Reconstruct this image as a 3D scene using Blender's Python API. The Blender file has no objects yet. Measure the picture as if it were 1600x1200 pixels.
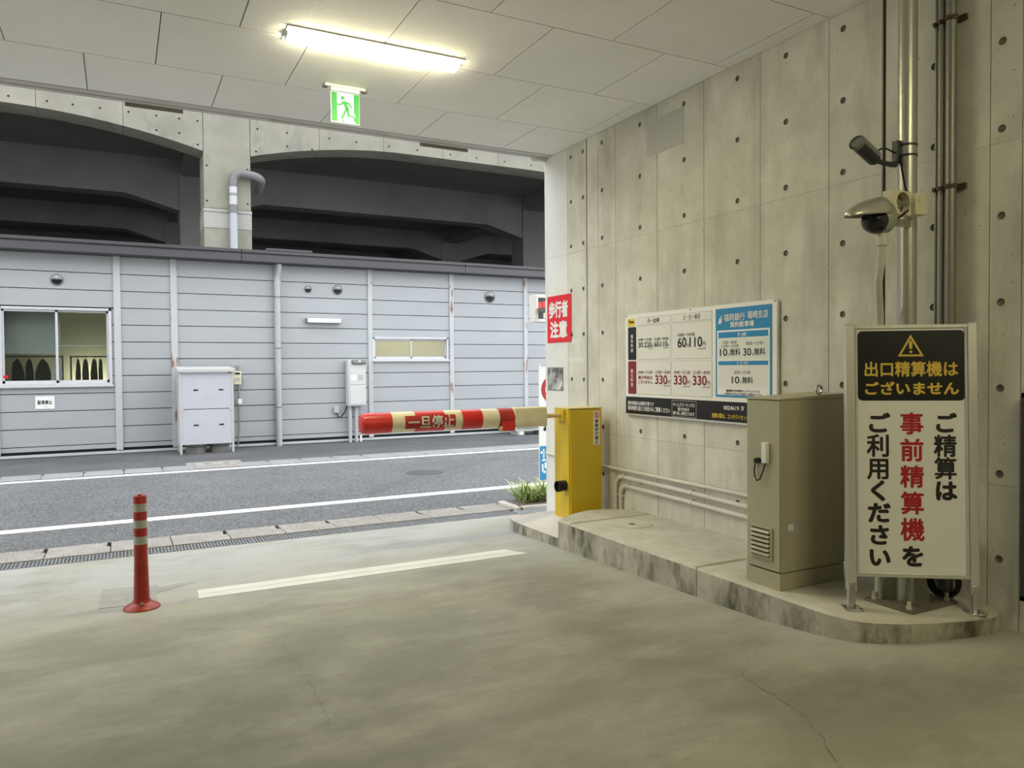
import bpy, math, random
from mathutils import Vector, Matrix
random.seed(7)
PI = math.pi
scn = bpy.context.scene
col = scn.collection

# ------------------------------------------------------------------ camera, world, exposure
def make_camera():
    y, p, r = math.radians(27.4219), math.radians(-1.3322), math.radians(-0.4405)
    fw = Vector((math.sin(y) * math.cos(p), math.cos(y) * math.cos(p), math.sin(p)))
    rt = Vector((math.cos(y), -math.sin(y), 0))
    up = rt.cross(fw)
    rt2 = rt * math.cos(r) + up * math.sin(r)
    up2 = -rt * math.sin(r) + up * math.cos(r)
    cd = bpy.data.cameras.new('camera')
    cd.sensor_width = 36
    cd.lens = 36 * 1178.26 / 1600
    cd.clip_end = 300
    co = bpy.data.objects.new('camera', cd)
    m = Matrix((rt2, up2, -fw)).transposed().to_4x4()
    m.translation = (0, 0, 1.5)
    co.matrix_world = m
    col.objects.link(co)
    scn.camera = co
make_camera()

SKY = 3.3            # overcast sky, even in every direction
LAMP = 80.0           # ceiling lamp diffusers
w = bpy.data.worlds.new('overcast_sky')
scn.world = w
w.use_nodes = True
bg = w.node_tree.nodes['Background']
bg.inputs[0].default_value = (0.92, 0.96, 1.0, 1)
bg.inputs[1].default_value = SKY
vs = scn.view_settings
vs.view_transform = 'Standard'
vs.look = 'None'
vs.gamma = 1
vs.use_curve_mapping = False
vs.exposure = 0.0

# ------------------------------------------------------------------ materials
MATS = {}
def mat(name, c1, c2=None, rough=.6, metal=0., scale=3., detail=6., stretch=(1, 1, 1), lo=.35, hi=.65,
        bump=0., bscale=60., pits=0., pscale=40., pcol=None, emis=0., ecol=None, spec=.5, rnd=0., grain=0., gscale=300.,
        nrough=.5, light_and_dirt=False, stain=None, sscale=1.2, sst=(1, 1, 1), slo=.55, shi=.75):
    m = bpy.data.materials.new(name)
    m.use_nodes = True
    nt = m.node_tree
    N, L = nt.nodes, nt.links
    b = N['Principled BSDF']
    b.inputs['Roughness'].default_value = rough
    b.inputs['Metallic'].default_value = metal
    b.inputs['Specular IOR Level'].default_value = spec
    tc = N.new('ShaderNodeTexCoord')
    def noise(sc, st=(1, 1, 1), det=6.):
        mp = N.new('ShaderNodeMapping')
        mp.inputs['Scale'].default_value = st
        L.new(tc.outputs['Object'], mp.inputs[0])
        n = N.new('ShaderNodeTexNoise')
        n.inputs['Scale'].default_value = sc
        n.inputs['Detail'].default_value = det
        n.inputs['Roughness'].default_value = nrough
        L.new(mp.outputs[0], n.inputs['Vector'])
        return n.outputs['Fac']
    def ramp(fac, a, bb, ca=(0, 0, 0, 1), cb=(1, 1, 1, 1)):
        r = N.new('ShaderNodeValToRGB')
        r.color_ramp.elements[0].position = a
        r.color_ramp.elements[1].position = bb
        r.color_ramp.elements[0].color = ca
        r.color_ramp.elements[1].color = cb
        L.new(fac, r.inputs[0])
        return r.outputs[0]
    def mix(fac, a, bb, blend='MIX'):
        x = N.new('ShaderNodeMix')
        x.data_type = 'RGBA'
        x.blend_type = blend
        for s, i in ((fac, 0), (a, 6), (bb, 7)):
            if isinstance(s, (int, float)):
                x.inputs[i].default_value = s
            elif isinstance(s, tuple):
                x.inputs[i].default_value = s
            else:
                L.new(s, x.inputs[i])
        return x.outputs[2]
    A = (*c1, 1)
    out = None
    if c2:
        out = ramp(noise(scale, stretch, detail), lo, hi, A, (*c2, 1))
    if stain:
        out = mix(ramp(noise(sscale, sst, 8.), slo, shi), out if out else A, (*stain, 1))
    if pits:
        mk = ramp(noise(pscale, (1, 1, 1), 2.), .70 - .08 * pits, .74 - .08 * pits)
        out = mix(mk, out if out else A, (*(pcol or tuple(c * .35 for c in c1)), 1))
    if grain:
        g = ramp(noise(gscale, (1, 1, 1), 2.), .36, .64, (1 - grain,) * 3 + (1,), (1 + grain,) * 3 + (1,))
        out = mix(1., out if out else A, g, 'MULTIPLY')
    if light_and_dirt:
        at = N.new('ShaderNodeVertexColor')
        at.layer_name = 'light_and_dirt'
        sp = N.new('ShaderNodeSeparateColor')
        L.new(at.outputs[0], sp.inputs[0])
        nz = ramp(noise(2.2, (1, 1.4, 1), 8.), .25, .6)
        for ch, cc in ((0, (.42, .415, .355, 1)), (1, (.165, .16, .12, 1)), (2, (.395, .397, .385, 1))):  # painted tones: platform lamplight, lane dirt with dimmed light, mouth daylight
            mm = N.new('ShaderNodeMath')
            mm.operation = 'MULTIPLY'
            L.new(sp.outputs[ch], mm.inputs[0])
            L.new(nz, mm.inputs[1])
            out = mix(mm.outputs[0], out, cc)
    if rnd:
        oi = N.new('ShaderNodeObjectInfo')
        g = ramp(oi.outputs['Random'], 0, 1, (1 - rnd,) * 3 + (1,), (1 + rnd,) * 3 + (1,))
        out = mix(1., out if out else A, g, 'MULTIPLY')
    if out:
        L.new(out, b.inputs['Base Color'])
    else:
        b.inputs['Base Color'].default_value = A
    if bump:
        bp = N.new('ShaderNodeBump')
        bp.inputs['Strength'].default_value = bump
        bp.inputs['Distance'].default_value = .01
        L.new(noise(bscale), bp.inputs['Height'])
        L.new(bp.outputs[0], b.inputs['Normal'])
    if emis:
        b.inputs['Emission Color'].default_value = (*(ecol or c1), 1)
        b.inputs['Emission Strength'].default_value = emis
    MATS[name] = m
    return m

mat('wall_concrete', (.526, .510, .431), (.683, .666, .588), rough=.75, scale=2.6, detail=10, nrough=.62, lo=.32, hi=.68, bump=.2, bscale=45,
    pits=.05, pscale=48, pcol=(.24, .23, .19), rnd=.05, stain=(.414, .403, .342), sscale=1.8, sst=(1, 1.6, .40), slo=.49, shi=.74)
mat('wall_concrete_pale', (.66, .65, .61), (.74, .73, .70), rough=.75, scale=2.2, bump=.12, bscale=30, stain=(.58, .57, .53), sscale=1.5)
mat('joint_grey', (.20, .19, .165), rough=.9)
mat('joint_dark', (.05, .048, .042), rough=.9)
mat('tie_plug', (.17, .165, .14), rough=.9)
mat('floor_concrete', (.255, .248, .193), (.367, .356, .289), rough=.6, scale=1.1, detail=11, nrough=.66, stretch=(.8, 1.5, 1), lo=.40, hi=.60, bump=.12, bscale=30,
    stain=(.194, .190, .160), sscale=1.3, sst=(.8, 1.5, 1), slo=.50, shi=.74, grain=.05, gscale=70, spec=.35, light_and_dirt=True)
mat('crack_dark', (.12, .115, .095), rough=.95)
mat('patch_concrete', (.27, .268, .245), (.34, .335, .31), rough=.75, scale=5, grain=.06, gscale=60)
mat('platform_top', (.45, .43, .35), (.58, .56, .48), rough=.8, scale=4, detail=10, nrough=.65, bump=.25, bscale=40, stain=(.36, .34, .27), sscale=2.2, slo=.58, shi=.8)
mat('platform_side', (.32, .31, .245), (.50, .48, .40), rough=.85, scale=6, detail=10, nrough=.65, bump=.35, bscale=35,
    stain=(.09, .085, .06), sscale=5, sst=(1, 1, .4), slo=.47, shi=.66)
mat('low_island', (.52, .49, .44), (.60, .57, .53), rough=.85, scale=2.5, bump=.2, stain=(.44, .36, .31), sscale=1.7, slo=.5, shi=.8)
mat('ceiling_board', (.88, .87, .85), (.91, .90, .885), rough=.9, scale=2, bump=.45, bscale=70, spec=.2, rnd=.012)
mat('ceiling_gap', (.16, .155, .145), rough=.9)
mat('trim_grey', (.50, .49, .47), (.58, .57, .55), rough=.6, scale=6)
mat('cover_grey', (.50, .492, .455), rough=.6)
mat('trim_dark', (.14, .13, .12), rough=.6)
mat('asphalt', (.108, .111, .115), (.131, .133, .139), rough=.85, scale=.9, bump=.35, bscale=120, grain=.6, gscale=52, stain=(.087, .088, .093), sscale=.35)
mat('asphalt_seam', (.093, .094, .098), (.111, .112, .115), rough=.85, scale=3, grain=.4, gscale=60)
mat('asphalt_dark', (.073, .073, .076), (.101, .101, .104), rough=.85, scale=1.2, bump=.3, bscale=120, grain=.3, gscale=70)
mat('manhole_iron', (.055, .055, .057), (.075, .075, .077), rough=.8, scale=20)
mat('ground_soil', (.18, .16, .14), rough=.95)
mat('white_paint', (.78, .78, .77), (.86, .86, .85), rough=.6, scale=9, grain=.05, gscale=60)
mat('stop_tape', (.64, .63, .58), (.70, .69, .64), rough=.55, scale=5)
mat('kerb_slab', (.265, .248, .226), (.321, .303, .282), rough=.85, scale=6, grain=.35, gscale=70, rnd=.08)
mat('kerb_slab_far', (.225, .225, .225), (.270, .270, .270), rough=.85, scale=6, grain=.2, gscale=110, rnd=.06)
mat('galvanised', (.36, .38, .41), (.47, .49, .52), rough=.42, metal=.6, scale=12)
mat('steel_plate', (.322, .357, .399), (.378, .406, .441), rough=.35, metal=.5, scale=5)
mat('trough_dark', (.05, .05, .05), rough=.9)
mat('yellow_paint', (.607, .410, .010), (.640, .443, .016), rough=.38, scale=2)
mat('yellow_paint_top', (.66, .56, .25), rough=.5)
mat('black_plastic', (.014, .014, .014), rough=.45, spec=.2)
mat('black_metal', (.022, .022, .024), rough=.45)
mat('arm_red', (.56, .018, .018), (.64, .03, .028), rough=.35, scale=4)
mat('arm_red_dull', (.34, .016, .016), (.44, .025, .022), rough=.5, scale=5)
mat('arm_cream', (.70, .62, .42), (.78, .71, .52), rough=.5, scale=7)
mat('arm_ochre', (.62, .50, .20), rough=.5)
mat('sign_white', (.80, .79, .76), rough=.4)
mat('board_white', (.83, .82, .79), rough=.35)
mat('cell_white', (.76, .75, .70), rough=.35)
mat('ink_black', (.012, .012, .012), rough=.45)
mat('panel_black', (.006, .006, .006), rough=.3)
mat('ink_red', (.42, .008, .012), rough=.45)
mat('ink_maroon', (.22, .012, .02), rough=.4)
mat('ink_blue', (.025, .24, .50), rough=.4)
mat('ink_yellow', (.80, .55, .03), rough=.4)
mat('sign_yellow', (.72, .50, .07), rough=.4)
mat('line_grey', (.420, .410, .380), rough=.5)
mat('alert_red', (.72, .014, .03), rough=.35)
mat('beige_metal', (.40, .375, .255), (.43, .405, .28), rough=.45, scale=2)
mat('beige_plastic', (.62, .58, .40), rough=.5)
mat('aluminium', (.62, .62, .58), (.68, .68, .64), rough=.38, metal=.55, scale=20, stretch=(1, 1, .1))
mat('aluminium_white', (.516, .519, .536), (.558, .558, .572), rough=.4, scale=8)
mat('stainless', (.52, .52, .50), rough=.25, metal=.9)
mat('pole_grey', (.42, .42, .36), (.50, .50, .43), rough=.32, metal=.65, scale=4, stretch=(1, 1, .12))
mat('conduit_grey', (.216, .212, .180), (.259, .252, .216), rough=.42, metal=.5, scale=5, stretch=(1, 1, .2))
mat('conduit_beige', (.56, .545, .46), (.62, .60, .52), rough=.5, scale=6)
mat('rust_dark', (.05, .035, .02), (.12, .09, .06), rough=.85, scale=20)
mat('plate_steel', (.15, .135, .10), (.22, .20, .16), rough=.6, metal=.3, scale=8)
mat('siding', (.348, .361, .370), (.370, .383, .392), rough=.5, scale=.8, stretch=(1, 1, 3), rnd=.02)
mat('siding_post', (.442, .451, .451), (.476, .484, .484), rough=.5, scale=3)
mat('siding_post_rust', (.442, .451, .451), (.476, .484, .484), rough=.6, scale=3, stain=(.255, .128, .076), sscale=6, sst=(1, 1, .35), slo=.57, shi=.63)
mat('fascia', (.054, .050, .055), (.068, .062, .068), rough=.5, scale=1.5, stretch=(.3, 1, 1), rnd=.04)
mat('roof_sheet', (.36, .35, .34), rough=.6)
mat('gap_dark', (.02, .02, .021), rough=.9, spec=.05)
mat('room_wall', (.50, .50, .46), rough=.9)
mat('room_dark', (.20, .205, .20), rough=.9)
mat('cloth_dark', (.03, .032, .038), (.06, .06, .07), rough=.95, scale=5)
mat('cloth_pale', (.62, .63, .64), rough=.95)
mat('cabinet_white', (.480, .484, .528), (.504, .508, .552), rough=.45, scale=1.5, stain=(.440, .440, .472), sscale=1.1)
mat('cabinet_frame', (.496, .496, .480), rough=.5)
mat('cylinder_grey', (.160, .160, .152), (.216, .216, .208), rough=.55, metal=.2, scale=6)
mat('heater_white', (.544, .544, .528), rough=.45)
mat('pvc_grey', (.375, .390, .398), (.420, .427, .435), rough=.45, scale=5)
mat('pvc_pale', (.320, .333, .358), rough=.45)
mat('pvc_dark', (.136, .136, .132), rough=.5)
mat('vent_hood', (.391, .391, .381), rough=.5, metal=.2)
mat('vent_grey', (.20, .20, .195), rough=.5, metal=.3)
mat('viaduct', (0.194, 0.184, 0.146), (0.252, 0.240, 0.194), rough=.85, scale=1.2, detail=10, nrough=.62, bump=.2, stain=(.144, .140, .119), sscale=1.2, sst=(1, 1, .6), slo=.55, shi=.72, rnd=.03)
mat('viaduct_band', (.270, .262, .236), (.323, .315, .289), rough=.8, scale=1.5, stain=(.338, .330, .300), sscale=2, sst=(2, 1, .4))
mat('viaduct_inner', (.216, .212, .192), (.264, .260, .240), rough=.9, scale=.5, detail=8)
mat('leaf_green', (.16, .26, .06), (.34, .42, .16), rough=.6, scale=9)
mat('leaf_pale', (.62, .60, .34), (.50, .55, .24), rough=.6, scale=9)
mat('exit_green', (.0, .12, .02), rough=.5, emis=.36, ecol=(.02, .85, .08))
mat('exit_white', (.30, .34, .29), rough=.5, emis=.62, ecol=(.92, 1.0, .88))
mat('post_red', (.30, .018, .010), (.37, .026, .014), rough=.4, scale=5)
mat('post_red_pale', (.30, .045, .04), (.42, .10, .09), rough=.6, scale=7)
mat('reflector_grey', (.42, .44, .42), rough=.35, metal=.2)
mat('lamp_white', (.80, .80, .76), rough=.5)
mat('diffuser', (.9, .9, .85), rough=.5, emis=LAMP, ecol=(1.0, .92, .58))
mat('wall_light_cover', (.680, .680, .680), rough=.4)
mat('led_red', (.5, .02, .02), rough=.4, emis=.5, ecol=(1, .06, .04))
mat('photo_dark', (.10, .10, .10), (.50, .50, .50), rough=.25, scale=7, lo=.38, hi=.62)
mat('tape_pale', (.68, .67, .64), rough=.6)
mat('dome_dark', (.01, .01, .012), rough=.15)
mat('screen_film', (.46, .45, .42), (.60, .59, .55), rough=.4, scale=70, lo=.45, hi=.55)

def glass_mat(name, tint, refl):
    m = bpy.data.materials.new(name)
    m.use_nodes = True
    nt = m.node_tree
    nt.nodes.remove(nt.nodes['Principled BSDF'])
    o = nt.nodes['Material Output']
    tr = nt.nodes.new('ShaderNodeBsdfTransparent')
    tr.inputs[0].default_value = (*tint, 1)
    gl = nt.nodes.new('ShaderNodeBsdfGlossy')
    gl.inputs['Roughness'].default_value = .03
    mx = nt.nodes.new('ShaderNodeMixShader')
    mx.inputs[0].default_value = refl
    nt.links.new(tr.outputs[0], mx.inputs[1])
    nt.links.new(gl.outputs[0], mx.inputs[2])
    nt.links.new(mx.outputs[0], o.inputs[0])
    MATS[name] = m
glass_mat('window_glass', (.80, .84, .82), .12)
def frosted_mat(name, c):
    m = bpy.data.materials.new(name)
    m.use_nodes = True
    nt = m.node_tree
    nt.nodes.remove(nt.nodes['Principled BSDF'])
    o = nt.nodes['Material Output']
    tl = nt.nodes.new('ShaderNodeBsdfTranslucent')
    tl.inputs[0].default_value = (*c, 1)
    df = nt.nodes.new('ShaderNodeBsdfDiffuse')
    df.inputs[0].default_value = (*(k * .35 for k in c), 1)
    gl = nt.nodes.new('ShaderNodeBsdfGlossy')
    gl.inputs['Roughness'].default_value = .15
    a = nt.nodes.new('ShaderNodeMixShader')
    a.inputs[0].default_value = .35
    nt.links.new(tl.outputs[0], a.inputs[1])
    nt.links.new(df.outputs[0], a.inputs[2])
    b = nt.nodes.new('ShaderNodeMixShader')
    b.inputs[0].default_value = .06
    nt.links.new(a.outputs[0], b.inputs[1])
    nt.links.new(gl.outputs[0], b.inputs[2])
    nt.links.new(b.outputs[0], o.inputs[0])
    MATS[name] = m
frosted_mat('frosted_glass', (.85, .84, .66))

# ------------------------------------------------------------------ mesh helpers
class MB:
    def __init__(s):
        s.v, s.f, s.mi = [], [], []
    def add(s, v, f, m=0):
        o = len(s.v)
        s.v += [tuple(p) for p in v]
        s.f += [tuple(i + o for i in q) for q in f]
        s.mi += [m] * len(f)
        return s
    def box(s, x0, x1, y0, y1, z0, z1, m=0):
        v = [(x, y, z) for z in (z0, z1) for y in (y0, y1) for x in (x0, x1)]
        return s.add(v, [(0, 2, 3, 1), (4, 5, 7, 6), (0, 1, 5, 4), (2, 6, 7, 3), (0, 4, 6, 2), (1, 3, 7, 5)], m)
    def hexa(s, b, t, m=0):                       # bottom and top quads, counter-clockwise from above
        n = len(b)
        f = [tuple(range(n - 1, -1, -1)), tuple(range(n, 2 * n))]
        f += [(i, (i + 1) % n, n + (i + 1) % n, n + i) for i in range(n)]
        return s.add(list(b) + list(t), f, m)
    def poly(s, pts, fn, d0, d1, m=0, mside=None):            # polygon (a,b) extruded from d0 to d1; fn(a,b,d) -> xyz
        n = len(pts)
        v = [fn(a, b, d0) for a, b in pts] + [fn(a, b, d1) for a, b in pts]
        s.add(v, [tuple(range(n - 1, -1, -1)), tuple(range(n, 2 * n))], m)
        o = len(s.v) - 2 * n
        s.f += [(o + i, o + (i + 1) % n, o + n + (i + 1) % n, o + n + i) for i in range(n)]
        s.mi += [m if mside is None else mside] * n
        return s
    def cyl(s, p0, p1, r0, r1=None, n=20, m=0, caps=True):
        p0, p1 = Vector(p0), Vector(p1)
        r1 = r0 if r1 is None else r1
        d = (p1 - p0).normalized()
        a = d.orthogonal().normalized()
        b = d.cross(a)
        v = []
        for p, r in ((p0, r0), (p1, r1)):
            v += [p + (a * math.cos(2 * PI * i / n) + b * math.sin(2 * PI * i / n)) * r for i in range(n)]
        f = [(i, (i + 1) % n, n + (i + 1) % n, n + i) for i in range(n)]
        if caps:
            f += [tuple(range(n - 1, -1, -1)), tuple(range(n, 2 * n))]
        return s.add(v, f, m)
    def tube(s, pts, r, n=10, m=0):
        pts = [Vector(p) for p in pts]
        v, f = [], []
        t0 = (pts[1] - pts[0]).normalized()
        a = t0.orthogonal().normalized()
        for i, p in enumerate(pts):
            t = ((pts[min(i + 1, len(pts) - 1)] - pts[max(i - 1, 0)])).normalized()
            a = (a - t * a.dot(t)).normalized()
            b = t.cross(a)
            v += [p + (a * math.cos(2 * PI * k / n) + b * math.sin(2 * PI * k / n)) * r for k in range(n)]
        for i in range(len(pts) - 1):
            f += [(i * n + k, i * n + (k + 1) % n, (i + 1) * n + (k + 1) % n, (i + 1) * n + k) for k in range(n)]
        f += [tuple(range(n - 1, -1, -1)), tuple((len(pts) - 1) * n + k for k in range(n))]
        return s.add(v, f, m)
    def lathe(s, prof, c=(0, 0), n=28, m=0, fn=None):          # prof: (r, z)
        v, f = [], []
        for r, z in prof:
            for k in range(n):
                x, y = r * math.cos(2 * PI * k / n), r * math.sin(2 * PI * k / n)
                v.append(fn(x, y, z) if fn else (c[0] + x, c[1] + y, z))
        for i in range(len(prof) - 1):
            f += [(i * n + k, i * n + (k + 1) % n, (i + 1) * n + (k + 1) % n, (i + 1) * n + k) for k in range(n)]
        f += [tuple(range(n - 1, -1, -1)), tuple((len(prof) - 1) * n + k for k in range(n))]
        return s.add(v, f, m)
    def mesh(s, name, mats, smooth=True):
        me = bpy.data.meshes.new(name)
        me.from_pydata(s.v, [], s.f)
        for k in (mats if isinstance(mats, (list, tuple)) else [mats]):
            me.materials.append(MATS[k])
        me.polygons.foreach_set('material_index', s.mi)
        if smooth:
            me.polygons.foreach_set('use_smooth', [True] * len(s.f))
            me.set_sharp_from_angle(angle=math.radians(32))
        me.update()
        return me
    def build(s, name, mats, parent=None, bevel=0., smooth=True):
        o = bpy.data.objects.new(name, s.mesh(name, mats, smooth))
        col.objects.link(o)
        if parent:
            o.parent = parent
        if bevel:
            b = o.modifiers.new('bevel', 'BEVEL')
            b.width = bevel
            b.segments = 2
            b.limit_method = 'ANGLE'
            b.angle_limit = math.radians(40)
        return o

def box(name, mats, parent, x0, x1, y0, y1, z0, z1, bevel=0.):
    return MB().box(x0, x1, y0, y1, z0, z1).build(name, mats, parent, bevel)
def tag(o, label=None, cat=None, group=None, kind=None):
    for k, v in (('label', label), ('category', cat), ('group', group), ('kind', kind)):
        if v:
            o[k] = v
    return o
def thing(name, label, cat, loc=(0, 0, 0), rot=(0, 0, 0), group=None, kind=None):
    o = bpy.data.objects.new(name, None)
    o.empty_display_size = .1
    o.location = loc
    o.rotation_euler = rot
    col.objects.link(o)
    return tag(o, label, cat, group, kind)
def inst(name, me, parent, loc=(0, 0, 0)):
    o = bpy.data.objects.new(name, me)
    o.location = loc
    col.objects.link(o)
    o.parent = parent
    return o
def rrect(x0, x1, z0, z1, r, n=5):
    p = []
    for cx, cz, a0 in ((x1 - r, z0 + r, -PI / 2), (x1 - r, z1 - r, 0), (x0 + r, z1 - r, PI / 2), (x0 + r, z0 + r, PI)):
        p += [(cx + r * math.cos(a0 + PI / 2 * i / n), cz + r * math.sin(a0 + PI / 2 * i / n)) for i in range(n + 1)]
    return p
XZ = lambda a, b, d: (a, d, b)
YZ = lambda a, b, d: (d, a, b)
XY = lambda a, b, d: (a, b, d)

_glyph = {}
def glyphs(s, bold):
    key = s
    if key not in _glyph:
        c = bpy.data.curves.new('lettering', 'FONT')
        c.body = s
        c.size = 1
        c.resolution_u = 4
        o = bpy.data.objects.new('lettering', c)
        col.objects.link(o)
        dg = bpy.context.evaluated_depsgraph_get()
        dg.update()
        me = bpy.data.meshes.new_from_object(o.evaluated_get(dg))
        vs_ = [tuple(v.co) for v in me.vertices]
        fs = [tuple(p.vertices) for p in me.polygons]
        bpy.data.objects.remove(o)
        bpy.data.curves.remove(c)
        bpy.data.meshes.remove(me)
        _glyph[key] = (vs_, fs)
    return _glyph[key]
def letters(mb, s, x0, x1, z0, z1, y=0., bold=.02, em=False, fn=None, m=0):
    """flat lettering fitted to a rectangle of the local x-z plane (front towards -y)"""
    v, f = glyphs(s, bold)
    if em:
        a0, a1, b0, b1 = 0., float(len(s)), -.12, .88
    else:
        a0, a1 = min(p[0] for p in v), max(p[0] for p in v)
        b0, b1 = min(p[1] for p in v), max(p[1] for p in v)
    offs = [(0, 0)]
    if bold:
        offs = [(bold * math.cos(PI / 4 * k), bold * math.sin(PI / 4 * k)) for k in range(8)]
    for k, (dx, dz) in enumerate(offs):
      out = []
      for p in v:
        p = (p[0] + dx, p[1] + dz)
        x = x0 + (p[0] - a0) / (a1 - a0) * (x1 - x0)
        z = z0 + (p[1] - b0) / (b1 - b0) * (z1 - z0)
        out.append(fn(x, z, y) if fn else (x, y - k * .00004, z))
      mb.add(out, f, m)
    return mb
def text(parent, s, x0, x1, z0, z1, mname, y=-.002, bold=.02, em=False):
    return letters(MB(), s, x0, x1, z0, z1, y, bold, em).build('lettering', mname, parent, smooth=False)
def vtext(parent, s, x0, x1, z0, z1, mname, y=-.002, bold=.02, fill=.94):
    mb = MB()
    n = len(s)
    h = (z1 - z0) / n
    for i, ch in enumerate(s):
        zt = z1 - i * h
        letters(mb, ch, x0, x1, zt - h * fill, zt, y, bold, True)
    return mb.build('lettering', mname, parent, smooth=False)

W = 4.444          # right wall surface
CZ = 3.915         # ceiling
ZR = -.26          # road level
KN = [(-30, 0), (2.25, 0), (3.5, -.105), (6.35, -.185), (7.86, -.245), (60, -.245)]
def fz(y):
    for (a, za), (b, zb) in zip(KN, KN[1:]):
        if y <= b:
            return za + (zb - za) * (y - a) / (b - a)
    return KN[-1][1]

# ------------------------------------------------------------------ floor
def build_floor():
    mb = MB()
    ys = [-10.5, 2.25, 2.6, 3.1, 3.5, 4.5, 5.5, 6.35, 7.1, 7.86]
    edge = [(3.545, 5.94), (3.545, 3.10), (3.55, 2.96), (3.585, 2.83), (3.66, 2.735), (3.78, 2.655), (3.95, 2.58), (4.15, 2.515), (4.30, 2.485), (4.444, 2.5), (4.444, 0)]
    def dist(x, y):
        best = 9.
        for (xa, ya), (xb, yb) in zip(edge, edge[1:]):
            dx, dy = xb - xa, yb - ya
            t_ = max(0., min(1., ((x - xa) * dx + (y - ya) * dy) / (dx * dx + dy * dy)))
            best = min(best, math.hypot(x - xa - dx * t_, y - ya - dy * t_))
        return best
    xs = [-7.0, -4, -2] + [-1 + .09 * k for k in range(64)]
    yy = [-10.5, -5, -2, 0] + [.6 + .0874 * k for k in range(84)]
    gv = [(x, y, fz(y)) for y in yy for x in xs]
    nx = len(xs)
    mb.add(gv, [(r * nx + i, r * nx + i + 1, (r + 1) * nx + i + 1, (r + 1) * nx + i) for r in range(len(yy) - 1) for i in range(nx - 1)])
    mb.add([(-7, yy[-1], -.6), (xs[-1], yy[-1], -.6), (xs[-1], yy[-1], fz(yy[-1])), (-7, yy[-1], fz(yy[-1]))], [(1, 0, 3, 2)])
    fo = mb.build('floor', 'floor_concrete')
    ca = fo.data.color_attributes.new('light_and_dirt', 'FLOAT_COLOR', 'POINT')
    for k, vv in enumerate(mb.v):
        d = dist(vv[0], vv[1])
        dk2 = .85 * math.exp(-((vv[0] - .6) / 1.6) ** 2 - ((vv[1] - 3.5) / 1.35) ** 2)  # lane dirt, deepened to paint the floor centre dimmer
        lt = math.exp(-(d / .30) ** 2) if vv[1] < 6.2 else 0.  # lamplight painted as a pale band along the platform
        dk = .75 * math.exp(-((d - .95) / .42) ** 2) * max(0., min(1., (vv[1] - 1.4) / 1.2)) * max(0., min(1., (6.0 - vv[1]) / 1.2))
        mo = max(0., min(1., (vv[1] - 5.35 + .05 * vv[0]) / 1.0))  # daylight painted into the floor colour towards the mouth
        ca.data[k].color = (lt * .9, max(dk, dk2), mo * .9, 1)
    fl = tag(fo, 'worn grey concrete garage floor sloping to the street', None, None, 'structure')
    # stop line of two parallel tapes
    for ya, yb, xa, xb in ((5.885, 6.005, .478, 3.185), (6.012, 6.145, .485, 3.13)):
        v = [(xa, ya, fz(ya) + .003), (xb + .02, ya, fz(ya) + .003), (xb - .03, yb, fz(yb) + .003), (xa + .002, yb, fz(yb) + .003)]
        b = [(x, y, z - .006) for x, y, z in v]
        MB().hexa(b, v).build('stop_line_tape', 'stop_tape', fl)
    # repaired square around the flexible post
    v = [(-.17, 5.99), (.19, 5.93), (.235, 6.50), (-.15, 6.56)]
    MB().hexa([(x, y, fz(y) - .01) for x, y in v], [(x, y, fz(y) + .003) for x, y in v]).build('repair_patch', 'patch_concrete', fl)
    v = [(.19, 6.22), (.30, 6.28), (.50, 6.42), (.47, 6.47), (.25, 6.40), (.19, 6.42)]
    MB().hexa([(x, y, fz(y) - .01) for x, y in v], [(x, y, fz(y) + .002) for x, y in v]).build('repair_patch', 'patch_concrete', fl)
    # cracks
    def crack(pts, wd):
        p = []
        for (xa, ya), (xb, yb) in zip(pts, pts[1:]):
            n = max(3, int(math.hypot(xb - xa, yb - ya) / .03))
            for i in range(n):
                t = i / n
                p.append((xa + (xb - xa) * t + random.uniform(-.010, .010), ya + (yb - ya) * t + random.uniform(-.010, .010)))
        v, f = [], []
        for i, (x, y) in enumerate(p):
            k = wd * random.uniform(.15, 1.) * (1 if i % 4 else .3)
            v += [(x - k, y, fz(y) + .0016), (x + k, y, fz(y) + .0016)]
        f = [(2 * i, 2 * i + 1, 2 * i + 3, 2 * i + 2) for i in range(len(p) - 1)]
        MB().add(v, f).build('crack', 'crack_dark', fl)
    crack([(2.30, 1.80), (2.40, 1.98), (2.56, 2.24), (2.65, 2.54), (2.70, 2.76)], .0032)
    crack([(2.70, 2.76), (2.86, 2.89), (3.28, 3.15), (3.5, 3.3)], .0022)
    crack([(.80, 3.3), (.82, 3.61), (.84, 3.95), (.815, 4.56)], .0014)
build_floor()

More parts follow.
